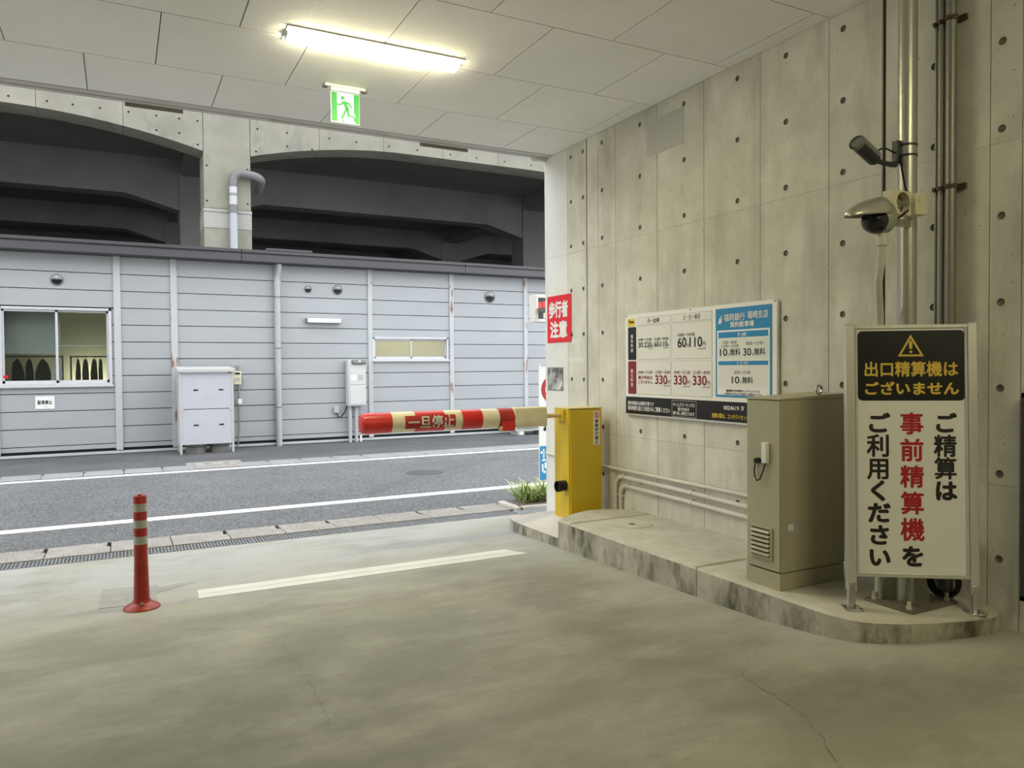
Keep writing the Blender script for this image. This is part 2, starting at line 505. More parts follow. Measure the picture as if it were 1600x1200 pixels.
# ------------------------------------------------------------------ right wall of cast panels with tie holes
HZ = [.375 + .4895 * k for k in range(-1, 8)]
def hole_cell(mb, y0, y1, z0, z1, hy, hz, x, r=.023, depth=.011, n=16):
    """rectangle of the wall surface (normal -x) with one round recess"""
    ring, edge = [], []
    for i in range(n):
        a = 2 * PI * i / n + PI / n
        ca, sa = math.cos(a), math.sin(a)
        ring.append((hy + r * ca, hz + r * sa))
        ty = ((y1 - hy) / ca) if ca > 0 else ((y0 - hy) / ca)
        tz = ((z1 - hz) / sa) if sa > 0 else ((z0 - hz) / sa)
        t = min(ty, tz)
        edge.append((hy + t * ca, hz + t * sa))
    v = [(x, a, b) for a, b in edge] + [(x, a, b) for a, b in ring] + [(x + depth, hy + (a - hy) * .75, hz + (b - hz) * .75) for a, b in ring]
    f = [(i, n + i, n + (i + 1) % n, (i + 1) % n) for i in range(n)]
    mb.add(v, f, 0)
    # the four corners of the cell
    corners = [(y1, z1), (y0, z1), (y0, z0), (y1, z0)]
    for c in corners:
        ang = math.atan2(c[1] - hz, c[0] - hy) % (2 * PI)
        k = int(((ang - PI / n) % (2 * PI)) / (2 * PI / n))
        a, b = edge[k % n], edge[(k + 1) % n]
        mb.add([(x, *a), (x, *b), (x, *c)], [(0, 1, 2)], 0)
    o = len(mb.v)
    mb.add([v[i] for i in range(n, 3 * n)], [(i, n + i, n + (i + 1) % n, (i + 1) % n) for i in range(n)] + [tuple(range(n, 2 * n))], 1)

def build_right_wall():
    wr = MB().box(W + .03, W + .30, -10.5, 7.675, -.6, CZ + .3).build('wall_right', 'joint_grey')
    tag(wr, 'long board-marked concrete wall with round tie holes along the right', None, None, 'structure')
    rows = [(-.5, .80), (.80, 2.745), (2.745, CZ + .05)]
    cols = [(7.68, 7.194, []), (7.194, 6.812, [7.12, 6.875]), (6.796, 6.587, []), (6.587, 6.278, [6.515]), (6.278, 5.615, [5.874]),
            (5.615, 4.983, [5.237]), (4.983, 4.344, [4.588]), (4.344, 3.703, [4.09]), (3.703, 3.287, [3.587]), (3.262, 2.595, [2.93]),
            (2.595, 2.42, [2.53]), (2.42, 1.78, [2.1])] + [(1.78 - .64 * k, 1.14 - .64 * k, [1.46 - .64 * k]) for k in range(4)]
    for ya, yb in ((6.812, 6.796), (3.287, 3.262)):
        MB().box(W + .014, W + .03, yb, ya, -.5, CZ + .05).build('expansion_joint', 'joint_dark', wr)
    g = .0026
    for ya, yb, hs in cols:
        y1, y0 = ya - g, yb + g
        for ri, (za, zb) in enumerate(rows):
            z0, z1 = za + .0008, zb - .0008
            mb = MB()
            hz = [z for z in HZ if z0 + .04 < z < z1 - .03] if hs else []
            if not hz or (ya < 1.8):
                mb.box(W, W + .028, y0, y1, z0, z1)
            else:
                hh = sorted(hs)
                ysp = [y0] + [(a + b) / 2 for a, b in zip(hh, hh[1:])] + [y1]
                zsp = [z0] + [(a + b) / 2 for a, b in zip(hz, hz[1:])] + [z1]
                for i, hy in enumerate(hh):
                    for j, z in enumerate(hz):
                        hole_cell(mb, ysp[i], ysp[i + 1], zsp[j], zsp[j + 1], hy, z, W)
                for (p, q) in (((y0, z0), (y1, z0)), ((y1, z0), (y1, z1)), ((y1, z1), (y0, z1)), ((y0, z1), (y0, z0))):
                    mb.add([(W, *p), (W, *q), (W + .028, *q), (W + .028, *p)], [(0, 1, 2, 3)], 0)
            mb.build('wall_panel', ['wall_concrete_pale' if ya > 7.5 else 'wall_concrete', 'tie_plug'], wr, smooth=False)
    MB().box(W - .004, W + .02, 5.243, 5.762, 3.462, 3.783).build('cover_plate', 'cover_grey', wr, .002)
    # end face of the wall towards the street
    MB().box(W, W + .30, 7.676, 7.70, -.5, CZ + .05).build('wall_end', 'wall_concrete_pale', wr)
    # remains of tape beside the red sign
    for y0, y1, z0, z1 in ((6.95, 7.118, 1.735, 1.80), (6.89, 7.18, 1.545, 1.60)):
        MB().box(W - .0012, W + .001, y0, y1, z0, z1).build('tape_remnant', 'tape_pale', wr)
build_right_wall()

def build_shell():
    o = MB().box(-7.3, -7.0, -10.5, 7.675, -.6, CZ + .3).build('wall_left', 'wall_concrete')
    tag(o, 'plain concrete wall on the far left of the garage', None, None, 'structure')
    o = MB().box(-7.3, W + .3, -10.8, -10.5, -.6, CZ + .3).build('wall_back', 'wall_concrete')
    tag(o, 'plain concrete wall at the back of the garage', None, None, 'structure')
    # ceiling: boards, backing raised tall and unseen to block sky from the facade
    ce = MB().box(-7.3, W + .3, -10.8, 7.66, CZ + .007, CZ + 4.1).build('ceiling', 'ceiling_gap')
    tag(ce, 'white textured board ceiling of the garage under an unseen sky-blocking mass', None, None, 'structure')
    rowsY = [7.50, 6.652, 5.662, 4.677, 3.692, 2.707, 1.722]
    g = .004
    for i, (yb, ya) in enumerate(zip(rowsY, rowsY[1:])):
        off = .79 if i % 2 == 0 else .288
        k = -5
        while True:
            xa, xb = off + k * 1.0, off + (k + 1) * 1.0
            k += 1
            if xa >= W - .01:
                break
            xb = min(xb, W - .001)
            MB().box(xa + g, xb - g, ya + g, yb - g, CZ, CZ + .012).build('ceiling_board', 'ceiling_board', ce, smooth=False)
    MB().box(-7.0, W, -10.5, 1.715, CZ, CZ + .012).build('ceiling_board', 'ceiling_board', ce, smooth=False)
    MB().box(-7.0, -4.75, 1.73, 7.5, CZ, CZ + .012).build('ceiling_board', 'ceiling_board', ce, smooth=False)
    t = MB().box(-7.3, W, 7.505, 7.60, CZ - .004, CZ + .1).box(-7.3, W, 7.615, 7.68, CZ - .006, CZ + .1).build('trim_1', 'trim_grey')
    tag(t, 'grey metal edge strip along the ceiling at the opening', None, None, 'structure')
    MB().box(-7.3, W, 7.60, 7.615, CZ + .01, CZ + .1).build('slot', 'trim_dark', t)
    for x0, x1 in ((.075, .56), (2.90, 3.46)):
        MB().box(x0, x1, 7.685, 7.705, CZ - .035, CZ + .02).build('shutter_stop', 'trim_dark', t, .003)
    MB().box(4.28, W - .005, 7.63, 7.70, CZ - .03, CZ + .0).cyl((4.30, 7.66, CZ - .02), (4.26, 7.69, CZ - .02), .012).build('corner_bracket', 'trim_grey', t)
build_shell()

# ------------------------------------------------------------------ raised platform with kerb along the wall
def arc(cx, cy, r, a0, a1, n):
    return [(cx + r * math.cos(math.radians(a0 + (a1 - a0) * i / n)), cy + r * math.sin(math.radians(a0 + (a1 - a0) * i / n))) for i in range(n + 1)]
def build_platform():
    root = thing('raised_platform', 'raised concrete platform with stained kerb under the beige cabinet', None, kind='structure')
    Z = .089
    xw = W + .02
    def block(name, pts, ch=.018):
        n = len(pts)
        cx, cy = sum(p[0] for p in pts) / n, sum(p[1] for p in pts) / n
        ins = []
        for x, y in pts:
            d = math.hypot(x - cx, y - cy)
            ins.append((x + (cx - x) / d * ch * 1.2, y + (cy - y) / d * ch * 1.2))
        mb = MB()
        v = [(x, y, -.5) for x, y in pts] + [(x, y, Z - ch) for x, y in pts] + [(x, y, Z) for x, y in ins]
        f = [tuple(range(n - 1, -1, -1))]
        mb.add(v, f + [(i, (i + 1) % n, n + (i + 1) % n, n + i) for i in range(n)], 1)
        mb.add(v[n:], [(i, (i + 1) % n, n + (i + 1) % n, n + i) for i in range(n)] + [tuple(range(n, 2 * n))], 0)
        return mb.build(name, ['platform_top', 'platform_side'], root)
    X = 3.545
    near = [(X, 4.055)] + [(X, 3.10), (3.55, 2.96), (3.585, 2.83), (3.66, 2.735), (3.78, 2.655), (3.95, 2.58), (4.15, 2.515), (4.30, 2.485), (4.39, 2.495), (xw, 2.56)] + [(xw, 4.055)]
    block('platform_block', near)
    block('platform_block', [(X, 5.735), (X, 4.063), (xw, 4.063), (xw, 5.735)])
    block('platform_block', [(X + .005, 5.94), (X + .005, 5.747), (xw, 5.747), (xw, 5.93), (4.38, 6.06), (4.22, 6.17), (4.02, 6.20), (3.78, 6.10)])
    # round cast-in cover and stains with their own outline
    MB().lathe([(.001, Z - .01), (.19, Z - .01), (.19, Z + .004), (.17, Z + .006), (.001, Z + .006)], (4.02, 5.45), 28).build('inspection_cover', 'platform_top', root)
    MB().lathe([(.001, Z), (.03, Z), (.03, Z + .008), (.001, Z + .009)], (4.0, 5.42), 12).build('cover_lug', 'crack_dark', root)
    # low island at the street end
    lo = MB()
    pts = [(3.56, 5.96), (3.56, 6.78), (3.60, 6.98), (3.70, 7.20), (3.86, 7.40), (4.05, 7.54), (4.25, 7.60), (W - .004, 7.62)]
    def zt(x, y):
        e = min(1., max(0., (x - 3.56) / .34))
        a = -.09 + .07 * e
        k = min(1., max(0., (y - 6.75) / .85))
        return a * (1 - k) + (-.205) * k + (.0 if y < 6.9 else .02 * (1 - k))
    nx = 8
    v, f = [], []
    for x, y in pts:
        for i in range(nx + 1):
            xx = x + (W - .004 - x) * i / nx
            v.append((xx, y, zt(xx, y)))
    m = nx + 1
    for r_ in range(len(pts) - 1):
        f += [(r_ * m + i, r_ * m + i + 1, (r_ + 1) * m + i + 1, (r_ + 1) * m + i) for i in range(nx)]
    lo.add(v, f, 0)
    for (xa, ya), (xb, yb) in zip(pts, pts[1:]):
        lo.add([(xa, ya, zt(xa, ya)), (xb, yb, zt(xb, yb)), (xb - .012, yb + .01, -.5), (xa - .012, ya + .01, -.5)], [(0, 1, 2, 3)], 1)
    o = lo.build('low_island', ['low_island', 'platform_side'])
    tag(o, 'low rounded concrete island under the yellow barrier box', None, None, 'structure')
build_platform()

# ------------------------------------------------------------------ street: road, kerbs, pavement, drain
def build_street():
    rd = MB().box(-60, 70, 8.66, 14.15, -.6, ZR).build('road', 'asphalt')
    tag(rd, 'grey asphalt street between two white lines', None, None, 'structure')
    for y0, y1 in ((9.665, 9.875), (13.95, 14.13)):
        MB().box(-60, 70, y0, y1, ZR - .02, ZR + .004).build('lane_line', 'white_paint', rd)
    MB().lathe([(.001, ZR - .02), (.31, ZR - .02), (.31, ZR + .003), (.28, ZR + .006), (.001, ZR + .006)], (4.47, 11.8), 28).build('manhole_cover', 'manhole_iron', rd)
    pth = [(3.0, 10.2), (3.5, 10.75), (4.1, 11.35), (4.7, 11.85), (5.6, 12.5), (6.6, 13.1)]
    v = []
    for k, (x, y) in enumerate(pth):
        wd = .05 + .04 * (k % 2)
        v += [(x - wd, y + wd, ZR + .002), (x + wd, y - wd, ZR + .002)]
    MB().add(v, [(2 * i, 2 * i + 1, 2 * i + 3, 2 * i + 2) for i in range(len(pth) - 1)]).build('asphalt_seam', 'asphalt_seam', rd)
    gd = MB().box(W + .3, 70, -10.8, 8.66, -.8, -.27).box(-60, -7.3, -10.8, 8.66, -.8, -.27).build('ground', 'asphalt_dark')
    tag(gd, 'dark ground beside the garage', None, None, 'structure')
    gd = MB().box(-60, 70, 17.6, 60, -.8, -.27).build('yard_ground', 'asphalt_dark')
    tag(gd, 'dark ground under the viaduct', None, None, 'structure')
    pv = MB().box(-60, 70, 14.80, 17.62, -.6, -.25).build('pavement', 'asphalt_dark')
    tag(pv, 'dark asphalt strip in front of the grey building', None, None, 'structure')
    # far gutter slabs
    fk = thing('kerb_far', 'row of flush concrete gutter slabs across the street', None, kind='structure')
    me = MB().box(.006, .594, 14.155, 14.795, -.5, -.246).mesh('gutter_slab', 'kerb_slab_far')
    notch = MB().box(-.03, .03, 14.66, 14.72, -.26, -.2445).mesh('lifting_slot', 'gap_dark')
    for k in range(-10, 24):
        inst('gutter_slab', me, fk, (k * .6 + .02, 0, 0))
        if -6 < k < 8:
            inst('lifting_slot', notch, fk, (k * .6 + .02, 0, 0))
    # near kerb slabs
    nk = thing('kerb_near', 'row of pale concrete gutter slabs beside the drain', None, kind='structure')
    js = [-6.68 + .547 * k for k in range(24)]
    notches = {-.65, -.13, .94, 1.5, 2.03, 3.15, 3.72, 4.27}
    def isn(x):
        return any(abs(x - n) < .1 for n in notches)
    for a, b in zip(js, js[1:]):
        if a > 5.6:
            break
        na, nb = isn(a), isn(b)
        mb = MB()
        p = [(a + .004, 8.115), (b - .004, 8.115), (b - .004, 8.42)]
        if nb:
            p += [(b - .045, 8.44), (b - .030, 8.655)]
        else:
            p += [(b - .004, 8.655)]
        p += [(a + .004, 8.655)]
        mb.hexa([(x, y, -.5) for x, y in p], [(x, y, -.236 - (y - 8.115) * .03) for x, y in p])
        mb.build('gutter_slab', 'kerb_slab', nk, .004)
    MB().box(-7.3, 70, 8.10, 8.66, -.7, -.30).build('slab_bed', 'trough_dark', nk)
    # drain channel with gratings
    ch = MB().box(-7.3, 4.2, 7.855, 8.12, -.7, -.40).box(-7.3, 4.2, 7.855, 7.872, -.5, -.25).box(-7.3, 4.2, 8.098, 8.118, -.5, -.248).build('drain_channel', 'trough_dark')
    tag(ch, 'dark concrete drain channel under the steel gratings', None, None, 'structure')
    mb = MB()
    L_ = .99
    mb.box(0, L_, 7.872, 7.880, -.275, -.243).box(0, L_, 8.090, 8.098, -.275, -.243)
    for i in range(1, 6):
        y = 7.876 + i * .0364
        mb.box(0, L_, y - .003, y + .003, -.270, -.244)
    for i in range(34):
        x = .004 + i * (L_ - .008) / 33
        mb.box(x - .0035, x + .0035, 7.88, 8.09, -.275, -.243)
    gm = mb.mesh('grating', 'galvanised', smooth=False)
    for k in range(-3, 4):
        o = bpy.data.objects.new('drain_grating', gm)
        o.location = (.17 + k * .995, 0, 0)
        col.objects.link(o)
        lab = ('first', 'second', 'third', 'fourth', 'fifth', 'sixth', 'seventh')[3 - k] + ' steel drain grating from the bluish plate'
        tag(o, lab, 'drain grating', 'drain gratings along the garage mouth')
    o = MB().box(4.15, 5.0, 7.80, 8.02, -.27, -.236).build('steel_plate', 'steel_plate', None, .003)
    tag(o, 'bluish flat steel plate at the end of the drain by the plant', 'steel plate')
    # access cover in front of the gas cabinet
    t = thing('access_cover', 'pale rectangular ground cover with two slots in front of the white cabinet', 'ground cover', (1.03, 14.16, -.25))
    box('cover_frame', 'kerb_slab_far', t, 0, .96, 0, 1.02, -.1, .006)
    box('cover_lid', 'kerb_slab', t, .12, .84, .32, .94, 0, .014)
    box('cover_lid', 'kerb_slab', t, .12, .84, .03, .29, 0, .012)
    for x in (.30, .62):
        box('slot', 'gap_dark', t, x, x + .09, .60, .65, .01, .0155)
build_street()

# ------------------------------------------------------------------ grey siding building across the street
YB = 17.65
def build_building():
    R = thing('siding_building', 'long low building clad in grey horizontal siding under a brown fascia', 'building', (0, YB, 0))
    XA, XB = -14.0, 22.0
    rows = [3.84] + [3.473 - .35 * k for k in range(11)] + [-.13]
    posts = [-12.75, -10.6, -8.5, -6.4, -4.3, -2.17, -.04, 1.035, 3.17, 5.33, 7.44, 9.57, 11.67, 13.8, 15.9, 18.0, 20.1]
    wins = [(-2.10, -.15, 1.185, 2.755), (5.385, 7.345, 1.675, 2.235)]
    # core of the building behind the boards, with hollow rooms behind the two windows
    core = MB()
    for a, b in ((XA, -2.6), (.05, 5.25), (7.5, XB)):
        core.box(a, b, .05, 3.9, -.3, 4.0)
    for a, b in ((-2.6, .05), (5.25, 7.5)):
        core.box(a, b, .05, 3.9, -.3, .75).box(a, b, .05, 3.9, 3.2, 4.0).box(a, b, 1.4 if a < 0 else 2.1, 3.9, .75, 3.2)
    core.build('building_core', 'room_wall', R)
    me_cache = {}
    for a, b in zip([XA] + posts, posts + [XB]):
        for zt_, zb_ in zip(rows, rows[1:]):
            segs = [(a, b)]
            extra = []
            z0, z1 = zb_ + .008, zt_ - .008
            for wx0, wx1, wz0, wz1 in wins:
                if a < wx1 and b > wx0 and z0 < wz1 and z1 > wz0:
                    if z0 >= wz0 and z1 <= wz1:
                        segs = [(a, wx0), (wx1, b)]
                    elif z1 > wz1:
                        extra += [(a, wx0, z0, wz1), (wx1, b, z0, wz1)]
                        z0 = wz1
                    else:
                        extra += [(a, wx0, wz0, z1), (wx1, b, wz0, z1)]
                        z1 = wz0
            for s0, s1, z0, z1 in [(p, q, z0, z1) for p, q in segs] + extra:
                if s1 - s0 < .008 or z1 - z0 < .02:
                    continue
                MB().box(s0 + .002, s1 - .002, -.0, .052, z0, z1).build('siding_board', 'siding', R, smooth=False)
    # narrow backing so that joints read dark, cut around the windows
    bk = MB()
    for a, b, c, d in ((XA, -2.10, -.14, 3.84), (-.15, 5.385, -.14, 3.84), (7.345, XB, -.14, 3.84), (-2.1, -.15, -.14, 1.185), (-2.1, -.15, 2.755, 3.84),
                       (5.385, 7.345, -.14, 1.675), (5.385, 7.345, 2.235, 3.84)):
        bk.box(a, b, .03, .049, c, d)
    bk.build('backing', 'gap_dark', R)
    for x in posts:
        hw = .065 if x < 2 else .055
        MB().box(x - hw, x + hw, -.035, .05, -.17, 3.84).build('wall_post', 'siding_post_rust' if 5 < x < 10 or .9 < x < 1.1 else 'siding_post', R, .004)
    MB().box(XA, XB, -.03, .06, -.24, -.185).build('base_rail', 'siding_post', R, .006)
    MB().box(XA, XB, .02, .2, -.30, -.13).build('plinth', 'gap_dark', R)
    # fascia in lengths, roof
    js = [-14.4, -9.3, -5.9, 2.38, 7.7, 10.1, 16.3, 22.4]
    for a, b in zip(js, js[1:]):
        f = MB()
        prof = [(.05, 3.84), (-.30, 3.83), (-.34, 3.85), (-.34, 3.995), (-.31, 4.005), (-.31, 4.03), (-.35, 4.035), (-.35, 4.10), (.05, 4.16)]
        f.poly([(y, z) for y, z in prof][::-1], lambda p, q, d: (d, p, q), a + .006, b - .006)
        f.build('fascia', 'fascia', R)
    MB().box(XA, XB, .0, 4.0, 4.02, 4.135).build('roof', 'roof_sheet', R)
    MB().box(2.9, 3.9, -.36, -.2, 4.10, 4.15).build('roof_flashing', 'fascia', R, .01)
    # sliding windows
    def window(x0, x1, z0, z1, pane, fr, name):
        wo = MB()
        wo.box(x0, x1, -.03, .09, z1 - fr, z1).box(x0, x1, -.045, .09, z0, z0 + fr).box(x0, x0 + fr, -.03, .09, z0, z1).box(x1 - fr, x1, -.03, .09, z0, z1)
        wo.box(x0 - .03, x1 + .03, -.06, .0, z0 - .035, z0)
        o = wo.build('window', 'aluminium_white', R, .003)
        xm = (x0 + x1) / 2
        st = fr * .8
        for a, b, y in ((x0 + fr, xm + st * .5, -.0), (xm - st * .5, x1 - fr, .035)):
            s = MB()
            s.box(a, a + st, y, y + .03, z0 + fr, z1 - fr).box(b - st, b, y, y + .03, z0 + fr, z1 - fr)
            s.box(a, b, y, y + .03, z0 + fr, z0 + fr + st * 1.3).box(a, b, y, y + .03, z1 - fr - st, z1 - fr)
            s.build('sash', 'aluminium_white', o)
            MB().box(a + st, b - st, y + .012, y + .017, z0 + fr + st * 1.3, z1 - fr - st).build('pane', pane, o)
        return o
    wa = window(-2.10, -.15, 1.185, 2.755, 'window_glass', .052, 'a')
    box('sticker', 'alert_red', wa, -2.03, -1.96, -.004, .0, 1.345, 1.40)
    window(5.385, 7.345, 1.675, 2.235, 'frosted_glass', .042, 'b')
    # round vent hoods
    def vent(x, z, r):
        mb = MB()
        fn = lambda a, b, d: (x + a, -d, z + b)
        mb.lathe([(.001, 0), (r, 0), (r, .02), (r * .86, .03), (r * .80, .012), (.001, .012)], n=24, fn=fn)
        o = mb.build('vent', 'vent_grey', R)
        h = MB()
        n1, n2 = 20, 7
        v, f = [], []
        for i in range(n1 + 1):
            a = PI * (-.02 + 1.04 * i / n1)
            for j in range(n2 + 1):
                t = (PI / 2) * j / n2
                rr = r * .86
                v.append((x + rr * math.cos(a) * math.cos(t), -.012 - rr * .9 * math.sin(t) * max(0, math.sin(a)) ** .5, z + rr * math.sin(a) * math.cos(t)))
        for i in range(n1):
            f += [(i * (n2 + 1) + j, i * (n2 + 1) + j + 1, (i + 1) * (n2 + 1) + j + 1, (i + 1) * (n2 + 1) + j) for j in range(n2)]
        h.add(v, f).build('hood', 'vent_hood', o)
        MB().lathe([(.001, .0), (r * .8, 0), (r * .8, .014), (.001, .016)], n=20, fn=fn).build('duct', 'black_plastic', o)
    for x, z, r in ((-1.10, 3.31, .115), (3.87, 3.317, .082), (4.555, 3.33, .115), (8.52, 3.305, .15)):
        vent(x, z, r)
    # rain downpipe
    dp = MB()
    x = 3.165
    dp.tube([(x + .03, -.22, 3.86), (x + .03, -.20, 3.72), (x + .02, -.14, 3.62), (x, -.115, 3.52), (x, -.115, 3.40)], .055, 12)
    dp.cyl((x, -.115, 3.48), (x, -.115, 3.28), .075, .066)
    dp.cyl((x, -.115, 3.42), (x, -.115, -.25), .060)
    o = dp.build('downpipe', 'pvc_grey', R)
    for z in (3.1, 1.95, .62):
        MB().cyl((x, -.115, z - .015), (x, -.115, z + .015), .066).box(x - .012, x + .012, -.06, .0, z - .012, z + .012).build('bracket', 'vent_grey', o)
build_building()

def room_things():
    y = YB
    # clothes rails and hanging clothes behind the sliding window
    def rail(x0, x1, z, yy, label):
        t = thing('clothes_rail', label, 'clothes rail', (0, yy, 0))
        MB().cyl((x0, 0, z), (x1, 0, z), .018).build('bar', 'vent_grey', t)
        for x in (x0 + .02, x1 - .02):
            MB().cyl((x, 0, .75), (x, 0, z + .02), .018).build('upright', 'vent_grey', t)
        return t
    rail(-2.5, -1.05, 1.78, y + .62, 'grey clothes rail behind the left pane of the sliding window')
    rail(-.95, .0, 1.78, y + .85, 'dark clothes rail before the lit wall behind the right pane')
    def garment(x, z, w_, h, yy, m, label, grp):
        t = thing('hanging_garment', label, 'garment', (x, yy, z), group=grp)
        j = random.uniform
        p = [(-.015, 0), (-w_ * j(.3, .45), -j(.06, .12)), (-w_ * j(.45, .6), -.3), (-w_ * j(.5, .62), -h), (w_ * j(.5, .62), -h), (w_ * j(.45, .6), -.3), (w_ * j(.3, .45), -j(.06, .12)), (.015, 0)]
        MB().poly(p, XZ, -.04, .04).build('cloth', m, t, .008)
        MB().tube([(0, 0, -.02), (0, 0, .03), (.015, 0, .05), (.03, 0, .035)], .004, 6).build('hook', 'vent_grey', t)
    g1, g2 = 'dark clothes on the rail behind the left pane', 'dark clothes on the rail behind the right pane'
    for k, (x, w_) in enumerate(((-2.15, .16), (-1.86, .22), (-1.66, .14), (-1.42, .24))):
        garment(x, 1.73, w_, .85, y + .62, 'cloth_dark', ('leftmost', 'second', 'third', 'fourth')[k] + ' dark garment from the left behind the left window pane', g1)
    garment(-1.16, 1.73, .15, .6, y + .50, 'cloth_pale', 'pale grey garment hanging at the rail end behind the left window pane', None)
    for k, (x, w_) in enumerate(((-.80, .10), (-.66, .13), (-.50, .13), (-.38, .08))):
        garment(x, 1.73, w_, .85, y + .85, 'cloth_dark', ('leftmost', 'second', 'third', 'rightmost')[k] + ' dark garment against the lit wall behind the right pane', g2)
    t = thing('roller_blind', 'pale grey roller blind drawn halfway behind the left window pane', 'blind', (0, y + .30, 0))
    box('fabric', 'cabinet_frame', t, -2.55, -1.08, -.004, .004, 1.86, 2.95)
    box('bottom_bar', 'trim_grey', t, -2.55, -1.08, -.012, .012, 1.83, 1.86)
    o = MB().cyl((-1.1, y + .22, 1.985), (-.1, y + .22, 1.985), .012).build('tension_rod', 'sign_white')
    tag(o, 'thin white rod across the lit right window pane', 'rod')
    # lamp on the wall of that room
    t = thing('room_lamp', 'small warm lamp glowing low behind the clothes in the window', 'lamp', (-.60, y + 1.05, 1.22))
    MB().cyl((0, .0, -.45), (0, .0, -.43), .09).cyl((0, 0, -.43), (0, 0, -.05), .012).build('base', 'lamp_white', t)
    mat('bulb_glow', (1, .9, .6), emis=330., ecol=(1, .92, .60))
    MB().lathe([(.001, -.05), (.04, -.035), (.055, 0), (.04, .035), (.001, .05)], n=16).build('bulb', 'bulb_glow', t)
    t = thing('room_lamp', 'warm tube lamp lighting the room behind the frosted window', 'lamp', (6.3, y + 1.2, 3.1))
    box('base', 'lamp_white', t, -.6, .6, -.08, .08, .04, .1)
    mat('tube_glow', (1, .95, .75), emis=55., ecol=(1, .92, .50))
    MB().cyl((-.58, 0, 0), (.58, 0, 0), .04).build('tube', 'tube_glow', t)
room_things()

def street_things():
    y = YB
    # wall light
    t = thing('wall_light', 'slim white tube light fixed to the grey siding', 'wall light', (4.215, y, 2.595))
    box('cover', 'wall_light_cover', t, -.385, .385, -.13, -.02, -.055, .05, .015)
    box('end_cap', 'vent_grey', t, -.41, -.38, -.12, 0, -.05, .05, .005)
    box('back_plate', 'vent_grey', t, -.39, .39, -.025, 0, -.06, .03)
    # no parking plate
    t = thing('notice_plate', 'small white no-parking notice on the siding under the window', 'notice', (-1.35, y - .003, .85))
    box('plate', 'sign_white', t, -.165, .165, -.006, 0, -.125, .13)
    text(t, '駐車禁止', -.125, .125, -.035, .045, 'ink_black', -.0075, .03)
    box('underline', 'line_grey', t, -.03, .04, -.0075, -.006, -.085, -.078)
    # gas cylinder cabinet
    t = thing('gas_cabinet', 'white metal cabinet on legs holding gas cylinders by the siding', 'cabinet', (1.05, 16.75, -.25))
    Wd, D = 1.05, .62
    for x in (0, Wd - .045):
        box('leg', 'cabinet_frame', t, x, x + .045, 0, .045, -.0, 1.68, .004)
        box('leg', 'cabinet_frame', t, x, x + .045, D - .045, D, 0, 1.72, .004)
        box('side_panel', 'cabinet_white', t, x + .012, x + .03, .04, D - .04, .18, 1.68)
    up = box('front_panel', 'cabinet_white', t, .045, Wd - .045, .006, .03, .925, 1.66, .004)
    lw = box('front_panel', 'cabinet_white', t, .045, Wd - .045, .006, .03, .19, .912, .004)
    for pn, z in ((up, 1.30), (lw, .575)):
        for x in (.27, .76):
            box('handle_slot', 'gap_dark', pn, x, x + .09, .0, .01, z, z + .028)
    for x in (.045, Wd - .07):
        box('catch', 'cabinet_frame', t, x - .02, x + .03, -.008, .01, .89, .945)
    lid = MB().hexa([(-.03, -.06, 1.68), (Wd + .03, -.06, 1.68), (Wd + .03, D + .03, 1.74), (-.03, D + .03, 1.74)],
                    [(-.03, -.06, 1.75), (Wd + .03, -.06, 1.75), (Wd + .03, D + .03, 1.80), (-.03, D + .03, 1.80)])
    lid.build('lid', 'cabinet_frame', t, .006)
    for x, lab in ((1.38, 'left grey gas cylinder standing inside the white cabinet'), (1.84, 'right grey gas cylinder standing inside the white cabinet')):
        c = thing('gas_cylinder', lab, 'gas cylinder', (x, 17.06, -.25), group='gas cylinders in the cabinet')
        MB().lathe([(.17, .02), (.19, .02), (.19, .11), (.185, .12), (.215, .14), (.215, .95), (.18, 1.1), (.08, 1.18), (.04, 1.2)], n=28).build('body', 'cylinder_grey', c)
        MB().lathe([(.20, 0), (.205, .0), (.205, .10), (.195, .10)], n=28).build('foot_ring', 'cylinder_grey', c)
        MB().cyl((0, 0, 1.18), (0, 0, 1.30), .03).build('valve', 'stainless', c)
    # gas meter
    t = thing('gas_meter', 'cream gas meter with pipes on the siding beside the white cabinet', 'gas meter', (2.27, y, 0))
    box('body', 'beige_plastic', t, -.08, .085, -.20, -.04, 1.15, 1.44, .012)
    box('display', 'gap_dark', t, -.05, .055, -.205, -.20, 1.37, 1.41)
    box('dial', 'line_grey', t, -.045, .05, -.204, -.20, 1.22, 1.30)
    for x in (-.10, .03):
        MB().tube([(x, -.12, 1.42), (x, -.12, 1.50), (x, -.09, 1.54), (x, -.02, 1.55)], .022, 10).build('inlet', 'vent_grey', t)
    MB().tube([(.035, -.08, 1.2), (.035, -.08, .1), (.02, -.10, .0), (.0, -.12, -.25)], .018, 10).build('pipe', 'vent_grey', t)
    box('valve_box', 'sign_white', t, .015, .10, -.14, -.05, .72, .83, .008)
    MB().tube([(.085, -.1, 1.32), (.14, -.06, 1.25), (.13, -.05, 1.12), (.07, -.05, 1.02)], .006, 6).build('cable', 'vent_grey', t)
    # water heater
    t = thing('water_heater', 'white wall-hung water heater beside the post with pipes below', 'water heater', (4.92, y, 0))
    box('body', 'heater_white', t, -.21, .215, -.28, -.03, .60, 1.68, .012)
    box('upper_cover', 'heater_white', t, -.17, .21, -.292, -.28, 1.10, 1.60, .006)
    box('lower_cover', 'heater_white', t, -.17, .21, -.295, -.28, .635, 1.08, .006)
    ex = box('exhaust', 'vent_grey', t, -.13, .215, -.34, -.25, 1.575, 1.69, .03)
    box('exhaust_plate', 'sign_white', ex, .02, .08, -.345, -.34, 1.635, 1.665)
    box('label_plate', 'sign_white', t, -.15, -.01, -.2945, -.292, 1.21, 1.33)
    box('label_plate', 'line_grey', t, .02, .14, -.2945, -.292, 1.20, 1.33)
